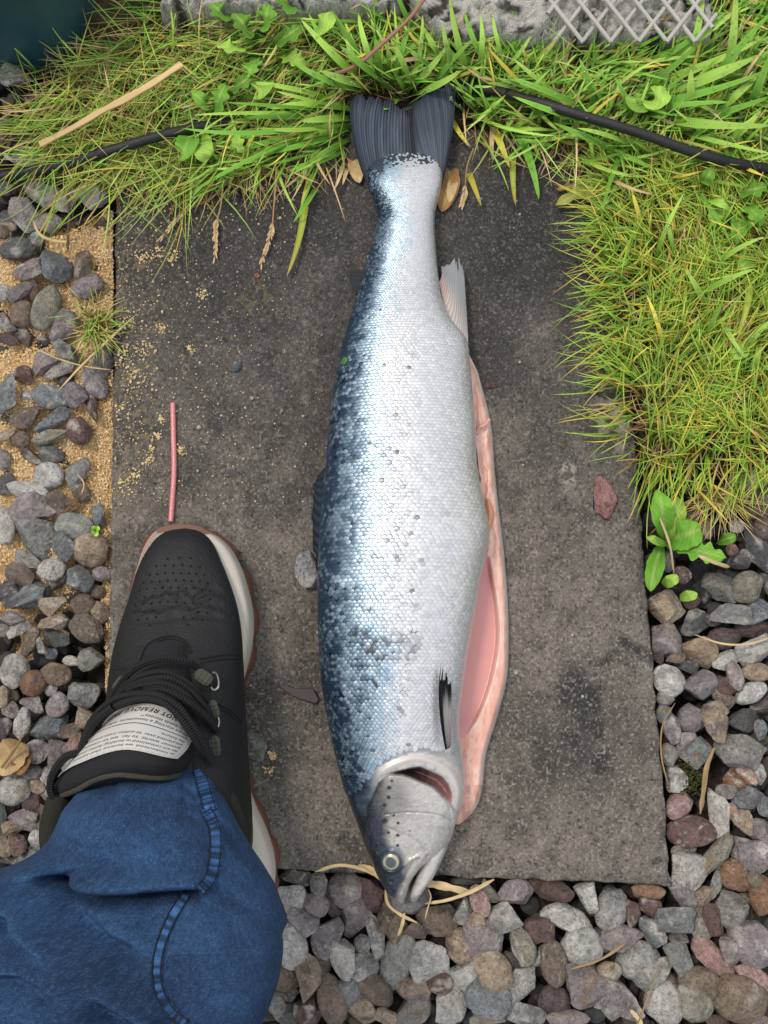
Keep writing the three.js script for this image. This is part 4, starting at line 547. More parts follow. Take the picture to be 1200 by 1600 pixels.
// ---- jeans leg
{
  const xl = tab([[1196, 236], [1204, 190], [1222, 146], [1250, 122], [1287, 104], [1320, 78], [1346, 48], [1362, 8], [1390, -20], [1440, -60], [1520, -110], [1600, -150], [1720, -190], [1860, -220]]);
  const xr = tab([[1196, 330], [1204, 334], [1233, 346], [1296, 375], [1371, 417], [1410, 432], [1440, 438], [1483, 434], [1546, 421], [1600, 402], [1720, 380], [1860, 370]]);
  const hm = tab([[1196, .095], [1250, .11], [1300, .13], [1360, .16], [1420, .19], [1500, .235], [1600, .29], [1720, .36], [1860, .44]]), TT = tab([[1196, .13], [1222, .165], [1250, .18], [1300, .205], [1360, .235], [1420, .265], [1500, .31], [1600, .365], [1720, .43], [1860, .50]]);
  const q = L => L.map(p => [p[0] / 2.4, 1150 + p[1] / 2.4]);
  const RID = [[[[160, 505], [60, 488], [18, 540], [60, 620], [150, 720], [270, 830], [400, 920], [560, 1020]], .02, 24], [[[300, 350], [450, 330], [600, 370], [720, 430]], .008, 45], [[[330, 540], [480, 550], [620, 540], [730, 530]], .012, 24], [[[0, 830], [130, 835], [250, 890], [320, 1000], [340, 1090]], .02, 22], [[[900, 600], [980, 700], [1000, 850], [950, 1000]], .009, 40], [[[820, 330], [900, 450], [980, 560], [1040, 690]], .006, 16], [[[430, 720], [520, 740], [560, 860]], .005, 30], [[[760, 640], [830, 780], [880, 930]], .006, 34], [[[150, 1000], [260, 1060], [330, 1200]], .008, 36]].map(([L, a, w]) => [q(L), a, w]);
  const VAL = [[[[190, 545], [240, 600], [330, 622], [450, 622], [600, 606], [730, 590]], .016, 9], [[[200, 548], [300, 510], [400, 480]], .007, 9], [[[185, 555], [240, 640], [310, 715], [400, 785], [500, 850]], .009, 17], [[[0, 790], [110, 800], [220, 850]], .007, 18], [[[800, 560], [900, 620], [1000, 690], [1045, 740]], .005, 12], [[[690, 250], [760, 270], [830, 330], [880, 400]], .006, 8], [[[0, 720], [60, 680], [110, 640]], .006, 13], [[[690, 190], [740, 230], [830, 200]], .004, 6], [[[700, 130], [760, 150], [800, 140]], .004, 7], [[[690, 300], [780, 320]], .004, 8], [[[800, 300], [870, 380], [900, 440]], .005, 7], [[[350, 200], [480, 240], [640, 230]], .004, 16], [[[250, 400], [330, 440], [480, 430]], .004, 16], [[[300, 240], [420, 190]], .005, 9], [[[560, 640], [540, 780], [590, 900]], .004, 20]].map(([L, a, w]) => [q(L), a, w]);
  const rows = [], N = 210, M = 250;
  for (let i = 0; i <= M; i++) {
    const y = mix(1196, 1860, i / M), h = hm(y), T = TT(y), A = G(xl(y), y, h), B = G(xr(y), y, h), cx = (A.x + B.x) / 2, a = (B.x - A.x) / 2, r = [];
    for (let j = 0; j < N; j++) {
      const ph = j / N * 6.2832, s = Math.sin(ph), c = Math.cos(ph), p = V(cx - a * Math.sign(c) * Math.pow(Math.abs(c), .9), h + (s > 0 ? T - h : Math.min(h - .06, .09 + (y - 1196) * .0001)) * Math.sign(s) * Math.pow(Math.abs(s), .8), A.z + (s < 0 ? -s * .02 : 0));
      if (s > -.1) {
        const k = P(p); let d = 0; for (const [L, am, w] of RID) { const e = lineD(k[0], k[1], L); if (e < w * 2.4) d += 1.5 * am * Math.exp(-e * e / (w * w)); } for (const [L, am, w] of VAL) { const e = lineD(k[0], k[1], L); if (e < w * 2.4) d -= 1.6 * am * Math.exp(-e * e / (w * w)); }
        d += .006 * (fbm(k[0] / 55, k[1] / 55, 4, 3) - .5) + .0016 * (fbm(k[0] / 12, k[1] / 16, 2, 2) - .5);
        const w = clamp(s + .1) * (s > 0 ? 1 : .4); p.y += d * w; p.x += (c > 0 ? -1 : 1) * Math.abs(c) * d * .25;
      }
      r.push(p);
    }
    rows.push(r);
  }
  const c1 = lin('#0f2444'), c2 = lin('#3a689d'), c3 = lin('#7d9dbd');
  const DEN = tex(1024, 1024, (u, v, i, j) => { const tw = (i + j * 2) % 6 < 3 ? 1 : 0, slub = fbm(u * 220, v * 60, 3, 3), h = hsh(i >> 1, j >> 1, 7); let t = .12 + .46 * tw + .5 * (slub - .45) + .22 * (h - .5) + .4 * (fbm(u * 9, v * 7, 8, 3) - .5); let c = mixC(c1, c2, clamp(t)); if (h > .82 && tw) c = mixC(c, c3, .8 * slub); return c.map(a => a <= .0031308 ? a * 12.92 : 1.055 * Math.pow(a, 1 / 2.4) - .055); }, { srgb: true });
  const DENB = tex(512, 512, (u, v, i, j) => ((i + j * 2) % 6 < 3 ? .7 : .3) + .3 * (hsh(i, j >> 1, 2) - .5));
  const M_J = std({ map: DEN, roughness: .92, bumpMap: DENB, bumpScale: .0005 });
  const jeans = part('jeans', grid(rows, { close: true, cap: true, uv: (p, i, j) => [(j < N / 2 ? j : N - j) / N * 1.7, i / M * 2.6] }), M_J, person);
  // felled seam: a raised band with puckers and two stitch lines
  const seam = (L, w) => {
    const cv = new THREE.CatmullRomCurve3(q(L).map(p => V(p[0], p[1], 0))), n = 90, R = [], S1 = [], S2 = [];
    for (let i = 0; i <= n; i++) {
      const t = i / n, o = cv.getPoint(t), tg = cv.getTangent(t), nx = -tg.y, ny = tg.x, r = []; const pk = .0010 + .0008 * Math.sin(t * cv.getLength() / 3.3 + Math.sin(t * 40)); let ok = true;
      for (let j = 0; j <= 8; j++) { const k = j / 8 * 2 - 1, p = on(jeans, o.x + nx * w * k, o.y + ny * w * k, 0); if (!p) { ok = false; break; } p.y += Math.abs(k) > .99 ? -.0006 : .0012 + pk * (1 - k * k); r.push(p); }
      if (ok) { R.push(r); S1.push(r[1].clone().add(V(0, .0004, 0))); S2.push(r[7].clone().add(V(0, .0004, 0))); }
    }
    if (R.length > 3) { const worn = lin('#41699a'); part('seam', grid(R, { uv: (p, i, j) => [.3 + j / 80, i / 30], col: (p, i) => { const k = 1 + 2.6 * clamp(fbm(i / 1.8, 3, 1, 2) * 3 - 1.3); return [k, k, k]; } }), std({ map: DEN, vertexColors: true, roughness: .9, bumpMap: DENB, bumpScale: .0006 }), jeans); for (const s of [S1, S2]) part('stitch_line', tube(s, .00055, 120, 4), std({ color: '#16243a', roughness: .8 }), jeans); }
  };
  seam([[700, 590], [640, 690], [600, 800], [590, 900], [610, 980], [650, 1040], [700, 1078]], 9);
  seam([[770, 270], [805, 340], [808, 440], [790, 530], [750, 580]], 11);
  seam([[740, 100], [765, 190], [790, 280]], 12);
}
// ---------------------------------------------------------------- turf soil, sawdust
const TOPG = [[-90, -140], [1300, -140], [1300, 290], [960, 290], [930, 262], [850, 214], [700, 202], [560, 236], [430, 268], [300, 288], [180, 280], [70, 262], [40, 200], [100, 90], [-90, 80]];
const RIGHTG = [[948, 250], [1300, 250], [1300, 735], [1130, 730], [1020, 752], [990, 690], [972, 600], [955, 480], [945, 330]];
const grassD = (x, y) => Math.min(polyD(x, y, TOPG), polyD(x, y, RIGHTG));
{
  const rows = []; for (let y = -220; y <= 800; y += 10) { const r = []; for (let x = -200; x <= 1420; x += 10) { const d = grassD(x, y), k = sst(14, -30, d), sl = inSlab(x, y, 3) ? .5 : 1, p = G(x, y, -.01); p.y = GY - .006 + k * (.036 + .012 * fbm(x / 40, y / 40, 2, 3)) * sl; r.push(p); } rows.push(r); }
  const m = new THREE.Mesh(grid(rows, { col: (p) => { const f = fbm(p.x * 60, p.z * 60, 3, 3); return [.05 + .09 * f, .04 + .065 * f, .022 + .028 * f]; }, uv: p => [p.x * 8, p.z * 8] }), std({ vertexColors: true, roughness: 1, map: T_GRAIN, bumpMap: T_GRAIN, bumpScale: .003 }));
  m.name = 'turf_soil'; m.userData.kind = 'structure'; scene.add(m);
}
const sawK = (x, y) => x < 182 ? sst(300, 380, y) * sst(1090, 820, y + (fbm(x / 40, y / 40, 5, 2) - .5) * 160) * (.55 + .9 * (fbm(x / 55, y / 55, 12, 3) - .25)) + .75 * sst(150, 168, x) * sst(300, 360, y) * sst(1120, 1060, y) : 0;
{
  const rows = []; for (let y = 270; y <= 1130; y += 4) { const r = []; for (let x = -60; x <= 178; x += 4) { const p = G(x, y, -.02), k = clamp(sawK(x, y) * 1.3); p.y = GY - .004 + k * .031 + (k > .05 ? .006 * (fbm(x / 14, y / 14, 7, 3) - .5) : 0); r.push(p); } rows.push(r); }
  const saw1 = lin('#ecc384'), saw2 = lin('#f6e2b8'), gr = new THREE.Group();
  const heap = part('sawdust_heap', grid(rows, { col: p => { const f = fbm(p.x * 300, p.z * 300, 2, 3); return mixC(saw1, saw2, f); }, uv: p => [p.x * 14, p.z * 14] }), std({ vertexColors: true, roughness: 1, bumpMap: T_GRAIN, bumpScale: .004 }), gr); heap.userData.kind = 'stuff';
  const g = new THREE.BoxGeometry(1, .4, .7), L = [], r = rng(9), o = new THREE.Object3D();
  for (let i = 0; i < 26000; i++) { const x = -40 + r() * 218, y = 280 + r() * 850, k = clamp(sawK(x, y) * 1.3); if (k < .12 + .4 * r()) continue; const p = G(x, y, -.02); o.position.set(p.x, GY - .003 + k * .031 + .006 * (fbm(x / 14, y / 14, 7, 3) - .5) + r() * .0018, p.z); o.rotation.set(r() * 3, r() * 6, r() * 3); o.scale.setScalar(.0009 + .0016 * r() * r()); o.updateMatrix(); L.push([o.matrix.clone(), mixC(lin('#dfae66'), lin('#f8e8c4'), r())]); }
  const im = new THREE.InstancedMesh(g, std({ roughness: 1 }), L.length); L.forEach(([m, c], i) => { im.setMatrixAt(i, m); im.setColorAt(i, new THREE.Color(...c)); }); im.name = 'sawdust_flakes'; im.userData.kind = 'stuff'; gr.add(im);
  stuff(gr, 'sawdust', 'yellow orange sawdust spilled among the stones beside the slab', 'sawdust');
  // crumbs of sawdust and grit on the slab
  const cl = [[245, 395, 14], [222, 402, 12], [272, 404, 12], [316, 460, 10], [298, 545, 8], [252, 512, 12], [252, 655, 7], [246, 680, 8], [238, 700, 7], [232, 718, 9], [283, 702, 9], [200, 756, 18], [212, 745, 10], [190, 560, 26], [215, 590, 24], [200, 500, 26], [186, 640, 20], [230, 545, 20], [330, 300, 50], [420, 290, 60], [250, 310, 40], [420, 1205, 9], [425, 1180, 8], [820, 230, 30]], C2 = [];
  const put = (x, y, s, c) => { if (!inSlab(x, y, -3)) return; const p = G(x, y, 0); o.position.set(p.x, .0004 + s * .15, p.z); o.rotation.set(r() * .5, r() * 6, r() * .5); o.scale.setScalar(s); o.updateMatrix(); C2.push([o.matrix.clone(), c]); };
  const gs = () => (r() + r() + r() - 1.5) * .9, cr = () => mixC(lin('#b39a68'), lin('#e0cfa4'), r());
  for (const [x, y, s] of cl) for (let i = 0; i < 16 + s * 1.1; i++) put(x + gs() * s, y + gs() * s, .0008 + .0016 * r() * r(), cr());
  for (let i = 0; i < 1100; i++) { const x = 180 + 380 * r() * r(), y = 270 + 520 * r(); put(x, y, .0006 + .0012 * r() * r(), cr()); }
  for (let i = 0; i < 500; i++) put(180 + r() * 830, 270 + r() * 1080, .0008 + .002 * r() * r() * r(), mixC(lin('#5b5a58'), lin('#9b958c'), r()));
  for (let i = 0; i < 60; i++) put(180 + r() * 780, 270 + r() * 900, .0016 + .0022 * r() * r(), mixC(lin('#6d6a66'), lin('#b5aea0'), r()));
  const ic = new THREE.InstancedMesh(new THREE.IcosahedronGeometry(.7, 0), std({ roughness: 1 }), C2.length); C2.forEach(([m, c], i) => { ic.setMatrixAt(i, m); ic.setColorAt(i, new THREE.Color(...c)); }); stuff(ic, 'slab_crumbs', 'pale crumbs of sawdust and grit scattered on the slab', 'crumbs');
}
// ---------------------------------------------------------------- blades and leaves
function newB() { return { pos: [], idx: [], col: [] }; }
function blade(B, p0, p1, p2, w, c0, c1, { seg = 7, fold = .25, roll = 0, prof = null, wave = 0, mid = null, nx = 1 } = {}) {
  const NX = 2 * nx + 1;
  const s0 = B.pos.length / 3, t = V(), side = V(), up = V(0, 1, 0);
  for (let i = 0; i <= seg; i++) {
    const u = i / seg, a = (1 - u) * (1 - u), b = 2 * u * (1 - u), c = u * u, x = a * p0.x + b * p1.x + c * p2.x, y = a * p0.y + b * p1.y + c * p2.y, z = a * p0.z + b * p1.z + c * p2.z;
    t.set((1 - u) * (p1.x - p0.x) + u * (p2.x - p1.x), (1 - u) * (p1.y - p0.y) + u * (p2.y - p1.y), (1 - u) * (p1.z - p0.z) + u * (p2.z - p1.z)).normalize();
    side.crossVectors(t, up); if (side.lengthSq() < 1e-6) side.set(1, 0, 0); side.normalize(); if (roll) side.applyAxisAngle(t, roll); const n = side.clone().cross(t);
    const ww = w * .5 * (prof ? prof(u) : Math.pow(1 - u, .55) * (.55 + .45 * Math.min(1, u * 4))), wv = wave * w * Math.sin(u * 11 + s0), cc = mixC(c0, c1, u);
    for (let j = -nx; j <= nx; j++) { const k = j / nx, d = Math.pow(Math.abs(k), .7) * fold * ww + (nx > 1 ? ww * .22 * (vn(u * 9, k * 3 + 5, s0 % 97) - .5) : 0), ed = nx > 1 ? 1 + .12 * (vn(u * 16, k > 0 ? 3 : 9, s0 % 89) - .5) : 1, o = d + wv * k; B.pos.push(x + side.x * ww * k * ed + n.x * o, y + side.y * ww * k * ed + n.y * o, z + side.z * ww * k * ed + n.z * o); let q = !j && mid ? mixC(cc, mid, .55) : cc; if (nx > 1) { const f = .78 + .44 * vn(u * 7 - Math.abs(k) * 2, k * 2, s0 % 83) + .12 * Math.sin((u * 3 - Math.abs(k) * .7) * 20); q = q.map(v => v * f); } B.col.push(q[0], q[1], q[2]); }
    if (i < seg) for (let j = 0; j < NX - 1; j++) { const q = s0 + i * NX + j; B.idx.push(q, q + NX, q + 1, q + 1, q + NX, q + NX + 1); }
  }
}
const geoB = B => mk(B.pos, B.idx, B.col);
const M_GR = phy({ vertexColors: true, roughness: .55, transmission: 0, specularIntensity: .35 }), M_DRY = std({ vertexColors: true, roughness: .85 });
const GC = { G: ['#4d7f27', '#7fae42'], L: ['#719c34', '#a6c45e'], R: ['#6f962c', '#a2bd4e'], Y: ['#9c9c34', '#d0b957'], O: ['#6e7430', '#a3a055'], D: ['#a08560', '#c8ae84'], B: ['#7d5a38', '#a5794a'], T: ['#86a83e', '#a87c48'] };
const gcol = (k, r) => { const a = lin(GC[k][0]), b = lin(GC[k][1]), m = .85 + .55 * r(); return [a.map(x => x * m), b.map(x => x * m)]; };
const soilY = (x, y) => GY - .006 + sst(14, -30, grassD(x, y)) * .04;
const TAILP = [[544, 142], [600, 154], [637, 172], [652, 154], [714, 124], [714, 210], [700, 330], [570, 330], [552, 260]], POTP = [[-200, -200], [205, -200], [192, 50], [165, 82], [-200, 92]];
const keepOff = (x0, y0, xm, ym, x1, y1) => { for (const t of [0, .25, .5, .75, 1]) { const a = (1 - t) * (1 - t), b = 2 * t * (1 - t), x = a * x0 + b * xm + t * t * x1, y = a * y0 + b * ym + t * t * y1; if (polyD(x, y, TAILP) < 1 || (t < .3 && polyD(x, y, POTP) < 4)) return true; } return false; };
function field(n, seed, pick, mat, name, label) {
  const B = newB(), r = rng(seed);
  for (let i = 0; i < n; i++) {
    const q = pick(r); if (!q) continue; const [x, y, an, len, w, key, hm, ht] = q, y0 = Math.max(soilY(x, y), inSlab(x, y) ? .0005 : -1), ex = x + Math.cos(an) * len, ey = y + Math.sin(an) * len, bend = (r() - .5) * len * .4; if (keepOff(x, y, mix(x, ex, .45) - Math.sin(an) * bend, mix(y, ey, .45) + Math.cos(an) * bend, ex, ey)) continue;
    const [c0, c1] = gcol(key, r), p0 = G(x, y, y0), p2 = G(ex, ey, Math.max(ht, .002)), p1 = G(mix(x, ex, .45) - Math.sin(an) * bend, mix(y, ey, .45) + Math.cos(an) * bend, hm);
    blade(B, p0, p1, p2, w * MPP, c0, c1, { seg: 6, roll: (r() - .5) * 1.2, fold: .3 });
  }
  return stuff(new THREE.Mesh(geoB(B), mat), name, label, 'grass');
}
const inP = (L, x, y) => polyD(x, y, L) < 0;
field(4200, 21, r => { const x = 950 + r() * 300, y = 235 + r() * 540; if (!inP(RIGHTG, x, y)) return null; const d = -polyD(x, y, RIGHTG), edge = sst(45, 0, d), up = r() < .76, an = up ? -1.57 + (fbm(x / 60, y / 60, 4, 2) - .5) * 5 + (r() - .5) * .9 : r() * 6.28; return [x, y, x < 1010 && r() < .5 ? 3.1 + (r() - .5) * 1.6 : y > 690 && r() < .5 ? 1.7 + (r() - .5) * 1.4 : an, 44 + 100 * r() * (.4 + .6 * r()), 2.2 + 3.4 * r() * r(), r() < .6 ? 'R' : r() < .55 ? 'Y' : r() < .6 ? 'G' : r() < .7 ? 'O' : 'D', .015 + .035 * r(), .004 + .05 * r() * r()]; }, M_GR, 'fine_grass', 'short fine yellow green grass over the long side of the slab');
field(1500, 27, r => { const x = 940 + r() * 300, y = 235 + r() * 540; if (!inP(RIGHTG, x, y)) return null; return [x, y, r() * 6.28, 30 + 50 * r(), 1.6 + 2 * r(), r() < .6 ? 'D' : 'B', .004 + .01 * r(), .002 + .012 * r()]; }, M_DRY, 'grass_thatch', 'dry brown grass litter under the short fine grass');
field(2300, 22, r => { const x = 50 + r() * 520, y = 10 + r() * 280; if (!inP(TOPG, x, y)) return null; const an = r() < .55 ? 2.7 + (r() - .5) * 1.5 : r() * 6.28, thin = x < 330; return [x, y, an, 50 + (thin ? 130 : 70) * r(), 1.6 + (thin ? 2.4 : 7 * r()) * r(), r() < (thin ? .4 : .15) ? 'O' : r() < .5 ? 'L' : r() < .6 ? 'G' : r() < .5 ? 'Y' : 'D', .012 + .04 * r(), .004 + .045 * r() * r()]; }, M_GR, 'wispy_grass', 'thin wispy olive grass around the wooden strip');
field(2600, 23, r => { const x = 60 + r() * 900, y = 60 + r() * 250; if (!inP(TOPG, x, y)) return null; const an = y > 200 ? 1.6 + (r() - .5) * 1.8 : r() * 6.28; return [x, y, an, 24 + 60 * r(), 1.4 + 2.2 * r(), r() < .65 ? 'D' : 'B', .005 + .012 * r(), .002 + .008 * r()]; }, M_DRY, 'dry_grass', 'dry straw coloured grass litter along the dark end of the slab');
field(3000, 24, r => { const x = 560 + r() * 700, y = -20 + r() * 300; if (!inP(TOPG, x, y) || (y < 74 && x > 680 && x < 1080 && r() < .85)) return null; const an = x > 880 ? -.5 + (r() - .5) * 1.9 : -1.2 + (r() - .5) * 3; return [x, y, r() < .75 ? an : r() * 6.28, 50 + 110 * r(), 3 + 11 * r() * r(), r() < .5 ? 'G' : r() < .6 ? 'L' : r() < .5 ? 'Y' : r() < .4 ? 'O' : 'D', .015 + .04 * r(), .006 + .05 * r() * r()]; }, M_GR, 'green_grass', 'fresh green grass along the black cable beyond the fish tail');
// broad blades: x0 y0 x1 y1 width colour, one part each
const DEW = [];
function clump(name, label, group, txt, seed, mh = .055) {
  const gr = new THREE.Group(), r = rng(seed), first = txt.split(';')[0].split(' ').map(Number); gr.position.copy(G(first[0], first[1], 0));
  for (const s of txt.split(';')) {
    const f = s.split(' '), [x0, y0, x1, y1, w] = f.slice(0, 5).map(Number), B = newB(), [c0, c1] = gcol(f[5], r), b = (r() - .5) * .25, L = Math.hypot(x1 - x0, y1 - y0), onS = inSlab(x1, y1);
    const p0 = G(x0, y0, soilY(x0, y0) + .004).sub(gr.position), p2 = G(x1, y1, onS ? .003 + .006 * r() : .022 + .03 * r()).sub(gr.position), p1 = G(mix(x0, x1, .5) - (y1 - y0) * b, mix(y0, y1, .5) + (x1 - x0) * b, mh * (.7 + .5 * r()) * Math.min(1, L / 90)).sub(gr.position);
    for (let i = 0; i < 7; i++) if (r() < .6 && x0 > 560) { const u = .3 + .65 * r(), q = p0.clone().multiplyScalar((1 - u) * (1 - u)).addScaledVector(p1, 2 * u * (1 - u)).addScaledVector(p2, u * u).add(gr.position); q.x += (r() - .5) * w * MPP * .6; q.y += .0007; DEW.push(q); }
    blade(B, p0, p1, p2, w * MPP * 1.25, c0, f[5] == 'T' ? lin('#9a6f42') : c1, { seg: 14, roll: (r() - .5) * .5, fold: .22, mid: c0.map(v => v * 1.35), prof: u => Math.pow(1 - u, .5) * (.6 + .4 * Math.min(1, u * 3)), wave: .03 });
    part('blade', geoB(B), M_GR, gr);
  }
  top(gr, name, label, 'grass', group);
}
const CG = 'broad grass clumps behind the fish tail';
clump('grass_clump', 'broad bladed green grass clump spreading over the slab beside the dark tail edge', CG, '548 182 282 200 11 G;548 178 375 182 13 G;545 200 300 262 14 G;548 208 352 258 11 L;542 192 275 318 10 G;552 172 420 170 16 L;552 225 445 268 12 G;540 165 375 128 10 L;556 190 400 200 11 L;550 196 330 230 12 G;555 202 420 232 13 L;548 184 300 180 8 L;556 214 470 262 10 G;540 176 350 160 9 G;552 204 384 246 12 G;550 186 470 190 14 L;536 168 430 142 9 L', 1);
clump('grass_clump', 'bright upright grass clump directly behind the fish tail', CG, '575 135 470 30 14 L;560 130 482 20 12 G;590 140 512 8 15 G;600 138 560 20 13 L;610 142 640 40 11 G;630 148 700 70 12 L;570 145 455 95 13 G;640 150 720 110 14 L;615 145 530 70 16 G;650 150 610 60 12 L;580 140 500 110 16 L;660 152 740 60 13 G;635 150 660 20 9 L;590 138 585 60 14 G;620 150 600 172 16 G;565 130 540 60 13 L', 2, .06);
clump('grass_clump', 'drooping yellowing grass blades on the slab beside the fish tail base', CG, '478 250 448 432 13 T;516 262 458 348 9 G;762 185 796 262 13 Y;806 205 806 322 12 T;792 176 842 312 15 G;716 235 752 322 12 Y;775 180 770 250 9 D;700 175 735 230 9 Y;820 190 845 250 9 Y;735 180 700 150 12 L;540 232 520 300 7 D;500 245 470 330 8 Y;556 240 535 290 8 D;760 178 722 150 13 G;770 180 800 110 12 L', 3, .03);
clump('grass_clump', 'long green grass blades leaning over the black cable', CG, '948 196 836 222 11 L;902 244 798 218 10 G;990 250 860 190 13 G;960 200 800 150 13 G;980 210 850 160 12 L;930 180 790 120 14 G;900 170 770 120 12 L;1010 240 900 200 11 L;890 160 800 90 10 L;860 165 760 70 10 Y;1000 215 960 120 12 G;880 180 836 110 11 L;930 190 905 90 11 G;830 150 760 130 11 L', 4, .06);
clump('grass_clump', 'dewy long grass clump at the end of the stone block', CG, '980 170 1205 108 15 G;990 140 1195 58 14 L;960 130 1135 18 13 G;1010 182 1205 196 18 L;1086 205 1080 108 17 L;1110 185 1185 120 17 L;1000 150 1180 90 12 L;970 160 1100 60 12 G;1040 200 1205 240 12 L;1070 190 1205 150 13 G;1010 120 1160 10 14 L;1090 160 1205 20 15 G;1120 230 1190 170 14 L;990 180 1140 160 14 G;1060 130 1100 -20 13 L;1130 150 1150 -20 15 L;1160 190 1210 70 14 G;1030 160 1210 85 11 L', 5, .07);
clump('grass_clump', 'grass clump with long mixed blades in the short fine grass by the cable end', CG, '1100 430 1195 370 10 L;1080 470 1180 420 11 L;1110 500 1070 420 11 L;1150 560 1205 500 12 L;1120 480 1165 560 11 L;1060 420 1040 330 8 L;1090 560 1130 470 11 G;1160 600 1190 540 13 L;1040 560 1010 460 8 Y;1170 420 1155 520 12 T;1020 420 1070 300 8 L;1010 380 985 290 8 Y;1130 380 1205 320 11 G', 6, .05);
clump('grass_clump', 'tall grass blades standing in front of the stone block', CG, '720 130 692 35 11 L;738 140 702 -5 12 L;760 120 700 60 10 G;745 128 750 20 10 L;780 130 725 15 12 G;800 120 770 20 9 L;700 110 660 40 12 L;690 120 640 80 12 G;820 110 870 60 12 T;775 118 830 55 9 L', 7, .07);
{ const im = new THREE.InstancedMesh(new THREE.SphereGeometry(1, 8, 6), phy({ color: '#ffffff', roughness: .05, transmission: .9, thickness: .001, ior: 1.33 }), DEW.length), o = new THREE.Object3D(), r = rng(71); DEW.forEach((p, i) => { o.position.copy(p); o.scale.setScalar(.0007 + .0007 * r()); o.updateMatrix(); im.setMatrixAt(i, o.matrix); }); stuff(im, 'dew_drops', 'clear dew drops on the broad grass blades', 'dew'); }
// broad leaves
const LEAFP = u => Math.pow(Math.sin(Math.PI * Math.min(1, .06 + u * .94)), .75) * (.55 + .55 * u), ROUND = u => Math.sqrt(Math.max(0, 1 - Math.pow(u * 2 - 1, 2))) + .03, TOOTH = u => LEAFP(u) * (.8 + .25 * Math.sin(u * 30));
function weed(name, label, cat, leaves, seed) {
  const gr = new THREE.Group(), r = rng(seed), f0 = leaves[0]; gr.position.copy(G(f0[0], f0[1], 0));
  for (const [x0, y0, x1, y1, w, pr, key, h = .03] of leaves) { const B = newB(), [c0, c1] = gcol(key, r), b = (r() - .5) * .2, p0 = G(x0, y0, -.006), p2 = G(x1, y1, h * .7), p1 = G(mix(x0, x1, .5) - (y1 - y0) * b, mix(y0, y1, .5) + (x1 - x0) * b, h * 1.3); for (const p of [p0, p1, p2]) p.sub(gr.position); blade(B, p0, p1, p2, w * MPP, c0, mixC(c0, c1, .5), { seg: 30, nx: 4, fold: .22, prof: pr, wave: .04, mid: lin('#a9b46c'), roll: (r() - .5) * .3 }); part('leaf', geoB(B), M_GR, gr); }
  top(gr, name, label, cat);
}
weed('leafy_weed', 'leafy green weed growing between slab edge and stones', 'weed', [[1040, 845, 1030, 765, 44, LEAFP, 'G'], [1036, 846, 1016, 924, 34, LEAFP, 'G', .02], [1046, 850, 1134, 872, 46, TOOTH, 'G', .022], [1044, 842, 1095, 826, 46, ROUND, 'G', .02], [1042, 848, 1060, 776, 36, LEAFP, 'L', .02], [1044, 852, 1010, 838, 16, LEAFP, 'L', .025], [1036, 914, 1060, 902, 18, ROUND, 'L', .012], [1062, 934, 1090, 930, 16, ROUND, 'L', .008], [1122, 846, 1150, 838, 18, ROUND, 'G', .012], [1040, 840, 1068, 800, 40, TOOTH, 'G', .016]], 41);
weed('wilted_leaf', 'wilted dock leaf with brown edges hanging over the slab', 'leaf', [[990, 252, 866, 322, 40, TOOTH, 'O', .012], [960, 262, 928, 244, 30, TOOTH, 'O', .014], [930, 290, 868, 296, 22, TOOTH, 'B', .008]], 42);
weed('leafy_weed', 'round leaved weed standing over the black cable', 'weed', [[1010, 172, 1040, 140, 40, ROUND, 'L', .05], [1008, 175, 985, 150, 34, ROUND, 'L', .05], [1000, 176, 1045, 180, 26, LEAFP, 'G', .04], [1090, 300, 1116, 262, 26, LEAFP, 'G', .045], [1095, 310, 1140, 325, 20, LEAFP, 'L', .04]], 43);
weed('leafy_weed', 'bright green dandelion leaves between wispy grass and broad blades', 'weed', [[300, 200, 282, 246, 34, ROUND, 'G', .045], [305, 205, 325, 250, 36, ROUND, 'L', .04], [330, 190, 352, 130, 40, TOOTH, 'G', .04], [340, 180, 300, 140, 26, LEAFP, 'G', .04], [360, 190, 380, 240, 30, TOOTH, 'L', .035], [350, 150, 395, 118, 36, TOOTH, 'G', .045], [420, 120, 400, 150, 34, ROUND, 'L', .04]], 44);
weed('leafy_weed', 'dense dandelion leaves beside the reddish stem behind the clumps', 'weed', [[400, 70, 365, 20, 44, TOOTH, 'G', .05], [410, 60, 420, 5, 44, TOOTH, 'G', .055], [420, 75, 470, 40, 44, TOOTH, 'G', .05], [395, 80, 340, 70, 40, TOOTH, 'L', .045], [430, 85, 480, 100, 40, TOOTH, 'L', .045], [405, 85, 385, 120, 38, TOOTH, 'G', .045], [360, 40, 330, 5, 40, TOOTH, 'G', .045], [480, 60, 520, 20, 40, LEAFP, 'L', .05], [460, 30, 440, -20, 46, TOOTH, 'G', .05]], 45);
weed('leafy_weed', 'broad weed leaves beside the cable end in the fine grass', 'weed', [[1140, 300, 1200, 290, 40, TOOTH, 'G', .04], [1150, 310, 1195, 350, 42, TOOTH, 'G', .035], [1130, 305, 1110, 350, 32, LEAFP, 'L', .03], [1160, 320, 1150, 380, 36, LEAFP, 'G', .03], [1180, 540, 1140, 560, 28, LEAFP, 'L', .03], [1190, 400, 1150, 420, 30, LEAFP, 'G', .03]], 46);
